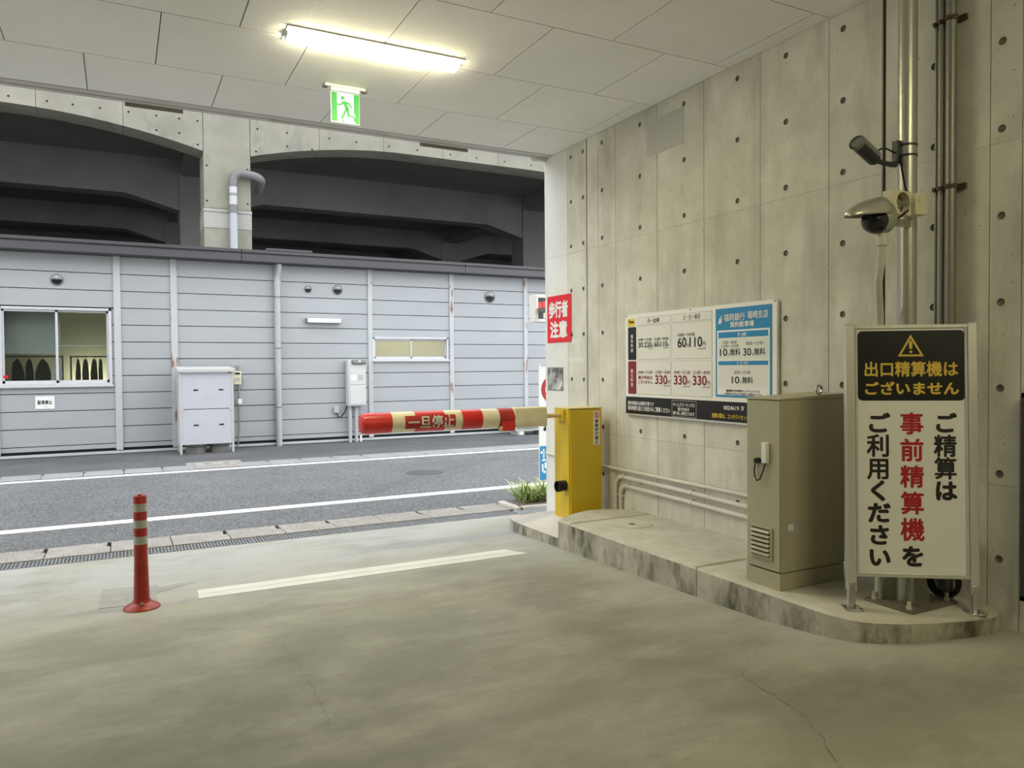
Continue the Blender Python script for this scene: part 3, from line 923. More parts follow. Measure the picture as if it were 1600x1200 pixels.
    for x, r, zb in ((-.145, .042, -.25), (.005, .038, -.25), (.11, .012, -.20)):
        MB().cyl((x, -.16, .62), (x, -.16, zb), r).build('pipe', 'pvc_grey', t)
    MB().cyl((.11, -.16, -.10), (.11, -.16, -.25), .025).build('pipe_end', 'sign_white', t)
    ob = box('outlet_box', 'line_grey', t, -.50, -.38, -.09, -.0, .44, .60, .012)
    MB().tube([(-.42, -.05, .45), (-.41, -.06, .36), (-.35, -.07, .33), (-.25, -.09, .45), (-.2, -.12, .62)], .012, 8).build('cable', 'gap_dark', t)
    # outdoor unit behind the barrier arm
    t = thing('outdoor_unit', 'grey air conditioner outdoor unit on blocks behind the barrier arm', 'outdoor unit', (9.32, 17.05, -.25))
    box('casing', 'cabinet_frame', t, -.46, .46, -.16, .17, .10, .68, .015)
    box('front_grille', 'gap_dark', t, -.42, .18, -.172, -.16, .16, .62)
    for i in range(9):
        box('grille_bar', 'cabinet_frame', t, -.42, .18, -.185, -.172, .175 + i * .05, .19 + i * .05)
    MB().tube([(-.1, -.2, .60), (-.05, -.2, .66), (.05, -.2, .665), (.12, -.2, .62)], .012, 8).build('hose', 'black_plastic', t)
    for x in (-.33, .33):
        box('foot_block', 'line_grey', t, x - .09, x + .09, -.22, .22, 0, .10, .01)
        box('foot_slot', 'sign_white', t, x - .03, x + .03, -.225, -.22, .02, .09)
street_things()

# ------------------------------------------------------------------ railway viaduct behind the building
def build_viaduct():
    R = thing('railway_viaduct', 'concrete viaduct with shallow arched beams on columns behind the building', 'viaduct', (0, 22, 0))
    cols = [(-26.0, -24.8), (-12.5, -11.3), (2.08, 3.30), (16.7, 17.9), (31.3, 32.5)]
    TOP = 10.6
    def zs(x):
        d = min([abs(x - e) for a, b in cols for e in (a, b)])
        t = max(0., 1 - d / 4.6)
        return 8.0 - .62 * t * t
    D = .85
    for (a, b), (c, d) in zip(cols, cols[1:]):
        n = 7
        xs = [b + (c - b) * i / n for i in range(n + 1)]
        for x0, x1 in zip(xs, xs[1:]):
            m = 8
            bot = [(x0 + .005 + (x1 - x0 - .010) * i / m, zs(x0 + (x1 - x0) * i / m)) for i in range(m + 1)]
            MB().poly(bot + [(x1 - .005, TOP), (x0 + .005, TOP)], XZ, 0, D).build('beam_segment', 'viaduct', R)
    for a, b in cols:
        MB().box(a + .004, b - .004, .0, 1.1, 5.86, TOP).build('column', 'viaduct', R, .02)
        MB().box(a - .02, b + .02, -.02, 1.12, 5.76, 5.855).build('column_ledge', 'viaduct_band', R, .02)
        MB().box(a - .01, b + .01, -.01, 1.11, 5.33, 5.755).build('column_band', 'viaduct_band', R, .01)
        MB().box(a - .005, b + .005, -.005, 1.11, -.3, 5.325).build('column_base', 'viaduct', R, .01)
    # tie marks on the front beam
    tm = MB().cyl((0, .002, 0), (0, -.004, 0), .026, n=10).mesh('tie_mark', 'gap_dark')
    for x in (-2.3, -1.5, -.95, -.35, .3, .95, 1.5, 1.95, 3.5, 4.3, 5.5, 6.3, 7.3, 8.2, 9.3, 10.2, 11.2, 12.2):
        inst('tie_mark', tm, R, (x, 0, 8.16))
    for x in (.95, 1.5, 1.95, 3.45, 4.3, 5.0):
        inst('tie_mark', tm, R, (x, 0, 7.78 + (.0 if x < 1.8 or x > 3.6 else -.25)))
    for x in (2.16, 3.21):
        for z in (7.0, 6.05):
            inst('tie_mark', tm, R, (x, 0, z))
    # inner frames
    for Y, zb, hd in ((9.0, 7.95, .5), (19.0, 8.3, .55)):
        for (a, b), (c, d) in zip(cols, cols[1:]):
            h = 1.8
            p = [(b, zb - hd), (b + h, zb), (c - h, zb), (c, zb - hd), (c, 9.35), (b, 9.35)]
            MB().poly(p, XZ, Y, Y + .8).build('inner_beam', 'viaduct_inner', R)
        for a, b in cols:
            MB().box(a, b, Y - .05, Y + 1.1, -.3, 9.35).build('inner_column', 'viaduct_inner', R)
    MB().box(-34, 40, .85, 30, 9.34, TOP).build('deck_slab', 'viaduct_inner', R)
    for a, b in cols:
        MB().box(a + .1, b - .1, 1.1, 29, 8.75, 9.34).build('cross_beam', 'viaduct_inner', R)
    MB().box(-34, 40, 28, 28.4, -.3, 9.4).build('rear_wall', 'viaduct_inner', R)
    for x in (-34, 39.6):
        MB().box(x, x + .4, 1.5, 28, -.3, 9.4).build('unseen_closure', 'viaduct_inner', R)  # unseen closures added to keep the bays dark, the viaduct runs on
    # drain pipe coming down the column
    t = thing('column_drainpipe', 'grey drainpipe bending off the viaduct column down to the roof', 'drainpipe', (2.81, 21.82, 0))
    p = [(0, 0, 6.45)]
    for i in range(7):
        a = PI / 2 * i / 6
        p.append((.24 - .24 * math.cos(a), 0, 6.60 + .24 * math.sin(a)))
    p += [(.55, .0, 6.80)]
    for i in range(1, 6):
        a = PI / 2 * i / 5
        p.append((.55 + .22 * math.sin(a), .22 - .22 * math.cos(a), 6.80 - .02 * i))
    p += [(.77, .7, 6.55)]
    MB().tube(p, .115, 14).build('bend', 'pvc_dark', t)
    MB().cyl((0, 0, 6.45), (0, 0, 5.95), .105).build('upper_pipe', 'pvc_grey', t)
    MB().cyl((0, 0, 6.27), (0, 0, 6.22), .12).build('clip', 'vent_grey', t)
    MB().cyl((0, 0, 5.96), (0, 0, 5.74), .118).build('coupling', 'pvc_dark', t)
    MB().cyl((0, 0, 5.75), (0, 0, 4.18), .105).build('lower_pipe', 'pvc_pale', t)
    MB().cyl((0, 0, 4.46), (0, 0, 4.38), .118).build('clip', 'vent_grey', t)
build_viaduct()

# ------------------------------------------------------------------ lamps and exit sign
def build_lamps():
    spots = [(1.765, 5.60, 'lit white tube ceiling lamp in front of the exit sign'),
             (-3.1, 5.60, 'lit white ceiling lamp over the left side of the garage mouth'),
             (2.75, -.30, 'lit white ceiling lamp over the middle of the garage'),
             (2.75, -6.2, 'lit white ceiling lamp at the back of the garage')]
    for x, y, lab in spots:
        t = thing('ceiling_lamp', lab, 'ceiling lamp', (x, y, CZ))
        box('tray', 'lamp_white', t, -.68, .68, -.135, .135, -.008, 0, .003)
        mb = MB()
        n = 14
        prof = [(.090 * math.cos(PI * i / n), -.008 - .046 * math.sin(PI * i / n) ** .9) for i in range(n + 1)]
        mb.poly(prof, YZ, -.655, .655)
        mb.build('diffuser', 'diffuser', t)
        for s in (-1, 1):
            box('end_cap', 'lamp_white', t, s * .662 - .006, s * .662 + .006, -.06, .06, -.04, -.006, .003)
build_lamps()

def build_exit_sign():
    t = thing('exit_sign', 'green and white illuminated running-man exit sign under the ceiling', 'exit sign', (1.755, 6.46, CZ))
    box('bracket', 'lamp_white', t, -.175, .175, -.03, .03, -.02, 0, .004)
    MB().box(-.19, -.15, -.02, .02, -.028, -.01).box(.15, .19, -.02, .02, -.028, -.01).build('bracket_end', 'trim_dark', t)
    box('housing', 'lamp_white', t, -.125, .125, -.02, .02, -.05, -.02, .003)
    H0, H1 = -.315, -.055
    box('panel', 'exit_white', t, -.125, .125, -.010, .010, H0, H1, .003)
    y0, y1 = -.0125, -.0095
    def shape(pts, m='exit_green'):
        q = [(-.125 + a * .25, H0 + b * .26) for a, b in pts]
        MB().poly(q, XZ, y0, y1).build('pictogram', m, t, smooth=False)
    shape([(.02, .03), (.24, .04), (.21, .10), (.21, .97), (.02, .98)])
    shape([(.79, .98), (.98, .98), (.98, .02), (.86, .03), (.79, .14), (.79, .24), (.87, .23), (.79, .36)])
    MB().cyl((-.125 + .40 * .25, y0, H0 + .82 * .26), (-.125 + .40 * .25, y1, H0 + .82 * .26), .0155).build('pictogram', 'exit_green', t)
    shape([(.40, .71), (.52, .72), (.62, .70), (.74, .53), (.70, .51), (.59, .64), (.55, .65), (.62, .48), (.50, .44), (.44, .62), (.32, .56), (.21, .57), (.21, .61), (.31, .61)])
    shape([(.49, .46), (.56, .45), (.40, .13), (.33, .15)])
    shape([(.52, .48), (.62, .48), (.64, .29), (.80, .26), (.82, .21), (.59, .23), (.56, .28)])
    shape([(.35, .11), (.40, .11), (.47, .02), (.42, .02)])
build_exit_sign()

# ------------------------------------------------------------------ flexible post
def build_post():
    x, y = .104, 5.86
    t = thing('flexible_post', 'red flexible traffic post with three grey reflective bands', 'traffic post', (x, y, fz(y)))
    MB().lathe([(.115, 0), (.12, .008), (.112, .018), (.085, .032), (.062, .045), (.055, .06), (.001, .06)], n=32).build('base', 'post_red', t)
    prof = [(.052, .05)]
    for i in range(17):
        z = .07 + i * .0175
        r = .052 - .0075 * (i / 17)
        prof += [(r, z), (r - .0022, z + .006), (r - .0022, z + .010), (r, z + .014)]
    prof += [(.0445, .38), (.0435, .45), (.0435, .782), (.040, .79), (.001, .79)]
    MB().lathe(prof, n=32).build('tube', 'post_red', t)
    for z in (.452, .566, .680):
        MB().lathe([(.0437, z), (.0447, z), (.0447, z + .056), (.0437, z + .056)], n=32).build('reflective_band', 'reflector_grey', t)
    MB().lathe([(.012, .78), (.014, .797), (.010, .80), (.001, .80)], n=12).build('cap_nub', 'post_red', t)
    MB().cyl((0, -.07, .035), (0, -.075, .05), .012, n=10).build('bolt', 'plate_steel', t)
build_post()

# ------------------------------------------------------------------ barrier gate
def build_gate():
    X0, X1, Y0, Y1, Z0, Z1 = 3.93, 4.315, 6.35, 6.64, -.03, 1.075
    t = thing('barrier_gate', 'yellow parking barrier box with red and white striped padded arm', 'barrier gate', (X0, Y0, Z0))
    w_, d_, h_ = X1 - X0, Y1 - Y0, Z1 - Z0
    box('cabinet', 'yellow_paint', t, 0, w_, 0.012, d_, 0, h_, .006)
    box('top_cover', 'yellow_paint_top', t, -.003, w_ + .003, -.002, d_ + .003, h_ - .004, h_ + .008, .003)
    dr = box('door', 'yellow_paint', t, .012, w_ - .004, -.004, .014, .012, h_ - .012, .004)
    MB().cyl((.055, -.004, .72), (.055, -.010, .72), .012, n=14).build('lock', 'stainless', dr)
    box('name_plate', 'line_grey', t, -.003, .0, .07, .12, h_ - .05, h_ - .04)
    st = box('sticker', 'sign_white', dr, w_ - .105, w_ - .03, -.0065, -.004, h_ - .37, h_ - .032)
    vtext(st, '車路歩行禁止', w_ - .092, w_ - .043, h_ - .365, h_ - .112, 'ink_black', -.008, .02)
    c = (w_ - .0675, h_ - .072)
    ring = [(c[0] + .033 * math.cos(2 * PI * i / 28), c[1] + .033 * math.sin(2 * PI * i / 28)) for i in range(28)]
    inn = [(c[0] + .026 * math.cos(2 * PI * i / 28), c[1] + .026 * math.sin(2 * PI * i / 28)) for i in range(28)]
    mb = MB()
    v = [(a, -.008, b) for a, b in ring] + [(a, -.008, b) for a, b in inn]
    mb.add(v, [(i, (i + 1) % 28, 28 + (i + 1) % 28, 28 + i) for i in range(28)])
    mb.add([(c[0] - .022, -.0082, c[1] + .018), (c[0] - .018, -.0082, c[1] + .022), (c[0] + .022, -.0082, c[1] - .018), (c[0] + .018, -.0082, c[1] - .022)], [(0, 1, 2, 3)])
    mb.build('ban_mark', 'alert_red', st, smooth=False)
    MB().cyl((c[0], -.0078, c[1] + .015), (c[0], -.0070, c[1] + .015), .006, n=10).box(c[0] - .006, c[0] + .006, -.0078, -.007, c[1] - .02, c[1] + .008).build('walker_mark', 'ink_black', st)
    # black horn
    hp = (0, .09, .335)
    MB().cyl((.0, *hp[1:]), (-.05, *hp[1:]), .052, n=20).build('horn_body', 'black_plastic', t)
    mb = MB()
    mb.lathe([(.046, 0), (.046, .04), (.056, .05), (.056, .085), (.048, .085), (.046, .055), (.001, .05)], n=20, fn=lambda a, b, d: (-.02 - d, hp[1] - .02 + a, hp[2] + b))
    mb.build('horn', 'black_plastic', t)
    # arm (local x runs back from the box)
    ay, az = .15, 1.035
    MB().cyl((0, ay, az - .0), (-.24, ay, az), .022).build('shaft', 'arm_ochre', t)
    box('shaft_mount', 'yellow_paint', t, -.02, .005, ay - .07, ay + .07, az - .06, az + .06, .004)
    arm = thing('arm', None, None)
    arm.parent = t
    xr, xl = -.215, -2.07
    def sec(xa, xb, m, r=.094, name='sleeve', dz=0.):
        mb = MB()
        n = 24
        def ring(x, k=1.):
            zc = az + dz
            return [(x, ay + r * k * math.cos(2 * PI * i / n), zc + r * k * math.sin(2 * PI * i / n)) for i in range(n)]
        if name == 'tip':
            prof = [(xa, 1.), (xb + .05, 1.), (xb + .02, .94), (xb + .006, .8), (xb, .55), (xb - .001, .01)]
        else:
            prof = [(xa, 1.), (xb, 1.)]
        v = []
        for x, k in prof:
            v += ring(x, k)
        f = []
        for i in range(len(prof) - 1):
            f += [(i * n + k, i * n + (k + 1) % n, (i + 1) * n + (k + 1) % n, (i + 1) * n + k) for k in range(n)]
        f += [tuple(range(n)), tuple((len(prof) - 1) * n + k for k in range(n))]
        return mb.add(v, f).build('arm_' + name, m, arm)
    L_ = xr - xl
    cut = [0, .20, .283, .37, .445, .54, .60, .70, .79, 1.0]      # fractions from the tip towards the box
    fx = lambda q: xl + (1.855) * q
    sec(fx(.147), fx(0), 'arm_red', name='tip', r=.094)
    sec(fx(.365), fx(.147), 'arm_cream', r=.0925)
    sec(fx(.265), fx(.42) - .0, 'arm_red', r=.0945)
    sec(fx(.513), fx(.42), 'arm_cream', r=.0925)
    sec(fx(.625), fx(.513), 'arm_red', r=.094)
    sec(fx(.72), fx(.625), 'arm_cream', r=.0925)
    sec(fx(.815), fx(.72), 'arm_red_dull', r=.094)
    # stiff cover at the root
    mb = MB()
    pr = [(-.085, .095), (-.095, .03), (-.097, -.06), (-.085, -.095), (.085, -.095), (.095, 0), (.06, .095)]
    mb.poly([(ay + a, az + b) for a, b in pr][::-1], YZ, fx(.805), fx(1.0))
    mb.build('arm_cover', 'arm_cream', arm, .012)
    MB().box(fx(.735), fx(.805), ay - .10, ay - .03, az - .12, az - .03).build('arm_flap', 'arm_red', arm, .006)
    MB().cyl((fx(.727), ay - .06, az - .10), (fx(.74), ay - .06, az - .10), .03, n=14).build('arm_strap', 'arm_ochre', arm)
    # red plate with lettering, curved round the front of the sleeve
    mb = MB()
    def curve(x, z, y):
        a = z / .097
        return (x, ay - .0975 * math.cos(a), az + .0975 * math.sin(a))
    n, k = 6, 10
    v = [curve(fx(.21) + (fx(.473) - fx(.21)) * i / k, -.062 + .124 * j / n, 0) for j in range(n + 1) for i in range(k + 1)]
    f = [(j * (k + 1) + i, j * (k + 1) + i + 1, (j + 1) * (k + 1) + i + 1, (j + 1) * (k + 1) + i) for j in range(n) for i in range(k)]
    mb.add(v, f).build('arm_plate', 'arm_red_dull', arm)
    def curve2(x, z, y):
        a = z / .098
        return (x, ay - .1030 * math.cos(a), az + .1030 * math.sin(a))
    letters(MB(), '一旦停止', fx(.222), fx(.466), -.060, .060, 0, .022, True, curve2).build('arm_lettering', 'sign_white', arm, smooth=False)
build_gate()

# ------------------------------------------------------------------ price board
def build_price_board():
    t = thing('price_board', 'wide white parking price board with black footer on the concrete wall', 'price board', (W - .006, 6.07, 1.03), (0, 0, -PI / 2))
    S = lambda x0, x1, z0, z1, m, y=-.028, name='printed_field', dy=.0015: MB().box(x0, x1, y - dy, y, z0, z1).build(name, m, t)
    MB().poly(rrect(.0, 1.925, .0, .965, .02), XZ, -.026, 0).build('panel', 'board_white', t)
    box('edge_rail', 'aluminium', t, .0, 1.925, -.028, 0, -.012, .002)
    for x in (.02, .95, 1.905):
        MB().cyl((x, -.026, .952), (x, -.031, .952), .006, n=10).build('screw', 'trim_dark', t)
    box('footer', 'panel_black', t, .004, 1.921, -.0285, -.026, .004, .168)
    def cell(x0, x1, z0, z1, m='line_grey'):
        MB().poly(rrect(x0, x1, z0, z1, .012), XZ, -.0275, -.025).build('cell_border', m, t)
        MB().poly(rrect(x0 + .004, x1 - .004, z0 + .004, z1 - .004, .009), XZ, -.0285, -.025).build('cell_field', 'cell_white', t)
    cell(.184, .690, .853, .926)
    cell(.709, 1.222, .853, .926)
    cell(.184, .690, .525, .846)
    cell(.709, 1.222, .525, .846)
    cell(.184, .690, .195, .513)
    cell(.709, 1.222, .195, .513)
    Y = -.0300
    tx = lambda s, x0, x1, z0, z1, m='ink_black', b=.006, em=False: text(t, s, x0, x1, z0, z1, m, Y, b, em)
    MB().poly(rrect(.037, .147, .850, .922, .006), XZ, -.0285, -.026).build('logo_field', 'ink_yellow', t)
    tx('Times', .050, .134, .880, .910, 'ink_black', .03)
    MB().poly(rrect(.043, .170, .524, .841, .008), XZ, -.0285, -.026).build('printed_field', 'panel_black', t)
    MB().poly(rrect(.043, .170, .196, .511, .008), XZ, -.0285, -.026).build('printed_field', 'ink_maroon', t)
    vtext(t, '基本料金', .086, .128, .595, .772, 'sign_white', Y, .014)
    vtext(t, '最大料金', .084, .126, .264, .438, 'sign_white', Y, .014)
    tx('月～金曜', .347, .523, .867, .910)
    tx('土・日・休日', .856, 1.072, .867, .911)
    # basic rates
    tx('8:00～15:00', .209, .412, .700, .728)
    tx('15:00～8:00', .448, .655, .700, .728)
    tx('30', .209, .279, .642, .690, b=.02)
    tx('分', .283, .300, .642, .660)
    tx('220', .304, .412, .642, .690, b=.02)
    tx('円', .416, .434, .642, .660)
    tx('60', .452, .521, .642, .690, b=.02)
    tx('分', .525, .541, .642, .660)
    tx('110', .545, .638, .642, .690, b=.02)
    tx('円', .642, .660, .642, .660)
    tx('(200円+税)', .365, .434, .622, .634)
    tx('(100円+税)', .592, .660, .622, .634)
    tx('0:00～24:00', .788, 1.008, .723, .752)
    tx('60', .784, .898, .628, .712, b=.02)
    tx('分', .904, .936, .630, .662)
    tx('110', .942, 1.100, .628, .712, b=.02)
    tx('円', 1.108, 1.145, .630, .668)
    tx('(100円+税)', 1.042, 1.145, .602, .617)
    # maximum rates
    R = 'ink_maroon'
    tx('8:00～15:00', .207, .421, .392, .420, R)
    tx('最大料金は', .207, .421, .341, .373, R, .02)
    tx('ございません', .207, .421, .298, .330, R, .02)
    for x0, s, k in ((.464, '15:00～8:00', '330'), (.733, '8:00～21:00', '330'), (.983, '21:00～8:00', '330')):
        tx(s, x0 + .002, x0 + .215, .392, .420, R)
        tx(k, x0, x0 + .172, .298, .377, R, .025)
        tx('円', x0 + .180, x0 + .216, .300, .333, R)
        tx('(300円+税)', x0 + .115, x0 + .214, .274, .288, R)
    # blue field
    S(1.266, 1.877, .206, .932, 'ink_blue')
    S(1.284, 1.858, .224, .752, 'board_white', -.0290)
    S(1.300, 1.842, .690, .738, 'ink_blue', -.0300)
    S(1.300, 1.842, .514, .686, 'cell_white', -.0300)
    S(1.300, 1.842, .467, .500, 'ink_blue', -.0300)
    S(1.300, 1.842, .284, .463, 'cell_white', -.0300)
    Y = -.0320
    Wt = 'sign_white'
    # bank emblem: three swept strokes
    for k, (a, b, h) in enumerate(((0, .052, .075), (.012, .050, .048), (.022, .046, .022))):
        p = [(1.296 + a, .806 + k * .004), (1.300 + a + .01, .806 + h * .55 + k * .004), (1.296 + b, .806 + h), (1.296 + b, .806 + h - .012), (1.300 + a + .022, .806 + h * .5), (1.296 + a + .013, .806)]
        MB().add([(x, Y, z) for x, z in p], [tuple(range(6))]).build('emblem', Wt, t, smooth=False)
    text(t, '福岡銀行', 1.366, 1.600, .825, .885, Wt, Y, .012)
    text(t, '箱崎支店', 1.630, 1.842, .833, .893, Wt, Y, .016)
    text(t, '契約駐車場', 1.438, 1.696, .773, .818, Wt, Y, .025)
    text(t, '月～金曜', 1.520, 1.612, .699, .729, Wt, Y, .016)
    text(t, '土・日・休日', 1.513, 1.628, .471, .496, Wt, Y, .016)
    K = 'ink_black'
    text(t, '7:00～8:00', 1.354, 1.512, .640, .665, K, Y, .004)
    text(t, '15:00～23:00', 1.338, 1.530, .610, .634, K, Y, .004)
    text(t, '8:00～15:00', 1.614, 1.790, .625, .651, K, Y, .004)
    for x0, z0, z1, n in ((1.321, .543, .601, '10'), (1.584, .542, .600, '30'), (1.456, .320, .374, '10')):
        text(t, n, x0, x0 + .082, z0, z1, K, Y, .018)
        text(t, '分', x0 + .087, x0 + .112, z0, z0 + .025, K, Y, .004)
        text(t, '無料', x0 + .116, x0 + .230, z0, z1, K, Y, .018)
    text(t, '8:00～21:00', 1.483, 1.658, .396, .421, K, Y, .004)
    text(t, '福岡銀行のお客様サービスについては', 1.389, 1.756, .250, .269, K, Y, .02)
    text(t, '一切対応できませんので各窓口へお問合せください', 1.366, 1.781, .2265, .244, K, Y, .02)
    # footer
    text(t, '無料時間内は精算不要です', .043, .445, .088, .126, Wt, Y, .016)
    text(t, '無料時間を超えた場合のみご精算ください', .043, .677, .036, .082, Wt, Y, .016)
    for a, b, c, d in ((.701, 1.028, .152, .156), (.701, 1.028, .010, .014), (.701, .705, .010, .156), (1.024, 1.028, .010, .156)):
        S(a, b, c, d, 'line_grey', -.0285)
    text(t, 'タイムズパーキングの', .721, 1.006, .102, .136, Wt, Y, .016)
    text(t, '最大料金は', .785, .936, .066, .096, Wt, Y, .016)
    text(t, '繰り返し適用されます', .721, 1.006, .026, .060, Wt, Y, .016)
    text(t, '0024619 タ', 1.363, 1.592, .100, .140, Wt, Y, .016)
    text(t, '故障の際は、コンタクトセンターへ', 1.224, 1.70, .028, .068, 'ink_yellow', Y, .016)
build_price_board()

# ------------------------------------------------------------------ wall notices near the opening
def build_notices():
    t = thing('pedestrian_sign', 'red sign with white lettering warning of pedestrians at the wall end', 'sign', (W - .002, 7.642, 1.770), (0, 0, -PI / 2))
    box('panel', 'alert_red', t, 0, .522, -.006, 0, 0, .535, .002)
    text(t, '歩行者', .045, .455, .285, .465, 'sign_white', -.0075, .045)
    text(t, '注意', .075, .435, .060, .240, 'sign_white', -.0075, .045)
    t = thing('photo_print', 'small grey photo print pinned under the red sign', 'poster', (W - .002, 7.648, 1.222), (0, 0, -PI / 2))
    box('print', 'photo_dark', t, 0, .343, -.004, 0, 0, .262)
    MB().add([(.235, -.0046, .01), (.262, -.0046, .01), (.325, -.0046, .085), (.325, -.0046, .115)], [(0, 1, 2, 3)]).build('white_corner', 'sign_white', t, smooth=False)
    for a, b, c, d in ((0, .343, .255, .262), (0, .343, 0, .006), (.337, .343, 0, .262)):
        box('border', 'trim_dark', t, a, b, -.005, -.004, c, d)
    # message box outside
    t = thing('message_box', 'white framed red letter display box sticking out beyond the wall end', 'display box', (4.58, 8.2, 2.06))
    MB().box(0, .62, 0, .12, 0, .32).build('case', 'panel_black', t)
    MB().box(-.005, .625, -.03, .13, .29, .33).box(-.005, .625, -.03, .13, -.01, .03).box(-.005, .035, -.03, .13, .03, .29).box(.585, .625, -.03, .13, .03, .29).build('frame', 'sign_white', t, .004)
    for x in (.05, .185, .32, .455):
        box('lit_letter', 'led_red', t, x, x + .055, -.006, 0, .15, .24)
        box('lit_letter', 'led_red', t, x + .065, x + .115, -.006, 0, .14, .25)
    box('lower_strip', 'arm_cream', t, .12, .57, -.006, 0, .04, .13)
    MB().box(.03, .09, -.51, .01, .10, .16).build('mount', 'trim_dark', t)
    # upright notice board beyond the wall
    t = thing('street_banner', 'narrow white and blue upright board with a red disc beyond the wall end', 'sign', (4.915, 8.70, -.26))
    box('panel', 'sign_white', t, 0, .55, -.01, .01, .25, 1.75)
    MB().cyl((-.0 + .22, -.010, 1.45), (.22, -.014, 1.45), .19, n=32).build('red_disc', 'ink_red', t)
    box('disc_bar', 'sign_white', t, .09, .35, -.0165, -.014, 1.415, 1.485)
    box('blue_field', 'ink_blue', t, .0, .55, -.0125, -.010, .25, .70)
    box('car_mark', 'ink_black', t, .075, .16, -.0125, -.010, .94, 1.01, .0)
    box('car_mark', 'ink_black', t, .06, .30, -.0125, -.010, .90, .945, .0)
    for x0, x1, z0, z1 in ((.01, .06, .60, .63), (.05, .07, .54, .66), (.035, .09, .50, .525), (.03, .055, .36, .46), (.05, .09, .34, .37), (.07, .10, .40, .48)):
        box('white_mark', 'sign_white', t, x0, x1, -.0145, -.0125, z0, z1)
    MB().cyl((.02, .02, 0), (.02, .02, 1.8), .014).build('pole', 'aluminium', t)
    MB().cyl((.53, .02, 0), (.53, .02, 1.8), .014).build('pole', 'aluminium', t)
build_notices()

def build_plant():
    t = thing('grassy_plant', 'clump of green and cream blade-leaved plant at the wall corner', 'plant', (4.62, 8.33, -.26))
    for name, m, n, seed in (('leaves', 'leaf_green', 200, 3), ('pale_leaves', 'leaf_pale', 70, 5)):
        rr = random.Random(seed)
        mb = MB()
        for i in range(n):
            bx, by = rr.uniform(-.20, .45), rr.uniform(-.13, .13)
            a = rr.uniform(0, 2 * PI)
            ln = rr.uniform(.24, .46)
            up_ = rr.uniform(.5, 1.1)
            wd = rr.uniform(.012, .020)
            prev = None
            v = []
            for k in range(6):
                q = k / 5
                rad = ln * q * (1.2 - up_ * .45)
                z = .06 + ln * (up_ * q - .42 * q * q * up_)
                cx, cy = bx + math.cos(a) * rad, by + math.sin(a) * rad
                wk = wd * (1 - q) ** .6
                v += [(cx - math.sin(a) * wk, cy + math.cos(a) * wk, z), (cx + math.sin(a) * wk, cy - math.cos(a) * wk, z)]
            mb.add(v, [(2 * k, 2 * k + 1, 2 * k + 3, 2 * k + 2) for k in range(5)])
        o = mb.build(name, m, t)
        o['kind'] = 'stuff'
    MB().box(-.30, .6, -.19, .19, -.02, .06).build('soil', 'ground_soil', t, .01)
    k = thing('planter_kerb', 'brown stone kerb edging the little plant bed', 'kerb', (4.62, 8.33, -.26))
    MB().box(-.36, .62, -.30, -.20, -.02, .055).build('front_stone', 'low_island', k, .012)
    MB().box(-.40, -.31, -.30, .22, -.02, .055).build('side_stone', 'low_island', k, .012)
build_plant()

# ------------------------------------------------------------------ beige control cabinet
def build_cabinet():
    X0, X1, Y0, Y1, Z0 = 3.61, 4.195, 3.365, 3.655, .089
    t = thing('control_cabinet', 'tall beige metal control cabinet standing on the raised platform', 'cabinet', (X0, Y0, Z0))
    w_, d_, h_ = X1 - X0, Y1 - Y0, 1.29 - .089
    box('plinth', 'beige_metal', t, .004, w_, .004, d_, 0, .105, .004)
    box('body', 'beige_metal', t, .010, w_, .0, d_, .110, h_ - .012, .005)
    MB().hexa([(-.004, -.004, h_ - .012), (w_ + .004, -.004, h_ - .012), (w_ + .004, d_ + .004, h_ - .012), (-.004, d_ + .004, h_ - .012)],
              [(-.004, -.004, h_ - .002), (w_ + .004, -.004, h_ + .02), (w_ + .004, d_ + .004, h_ + .02), (-.004, d_ + .004, h_ - .002)]).build('top_cover', 'beige_metal', t, .003)
    door = box('door', 'beige_metal', t, 0, .012, .006, d_ - .018, .116, h_ - .018, .003)
    # louvred vent on the door (door faces the driveway, -x)
    ve = MB().poly(rrect(.06, .245, .178, .388, .012), lambda a, b, d: (d, a, b), -.012, 0).build('vent_frame', 'beige_metal', door)
    MB().box(-.0125, -.0115, .075, .228, .195, .371).build('vent_opening', 'gap_dark', door)
    for i in range(6):
        z = .203 + i * .0285
        MB().hexa([(-.024, .075, z), (-.010, .075, z + .004), (-.010, .228, z + .004), (-.024, .228, z)][::-1],
                  [(-.024, .075, z + .006), (-.010, .075, z + .020), (-.010, .228, z + .020), (-.024, .228, z + .006)][::-1]).build('louvre', 'beige_metal', door)
    # small white box with cable
    bx = MB().box(-.03, 0, .088, .128, .79, .92).build('switch_box', 'sign_white', door, .004)
    MB().cyl((-.02, .175, .80), (0, .175, .80), .018, n=14).box(-.025, -.005, .15, .195, .787, .812).build('plug', 'black_plastic', door)
    MB().tube([(-.014, .190, .79), (-.02, .196, .74), (-.022, .190, .70), (-.022, .170, .672), (-.022, .145, .685), (-.02, .12, .74), (-.015, .108, .79)], .0045, 8).build('cable', 'black_plastic', door)
    # rating label on the dark side
    lb = box('rating_label', 'line_grey', t, .058, .160, -.0025, 0, .355, .42)
    box('label_field', 'cell_white', lb, .066, .112, -.0032, -.0025, .372, .412)
    ring = MB()
    ring.tube([(.40 + .026 * math.cos(2 * PI * i / 16), .05, h_ + .045 + .026 * math.sin(2 * PI * i / 16)) for i in range(17)], .008, 8)
    ring.cyl((.40, .05, h_ - .005), (.40, .05, h_ + .022), .012)
    ring.build('lifting_eye', 'stainless', t)
build_cabinet()

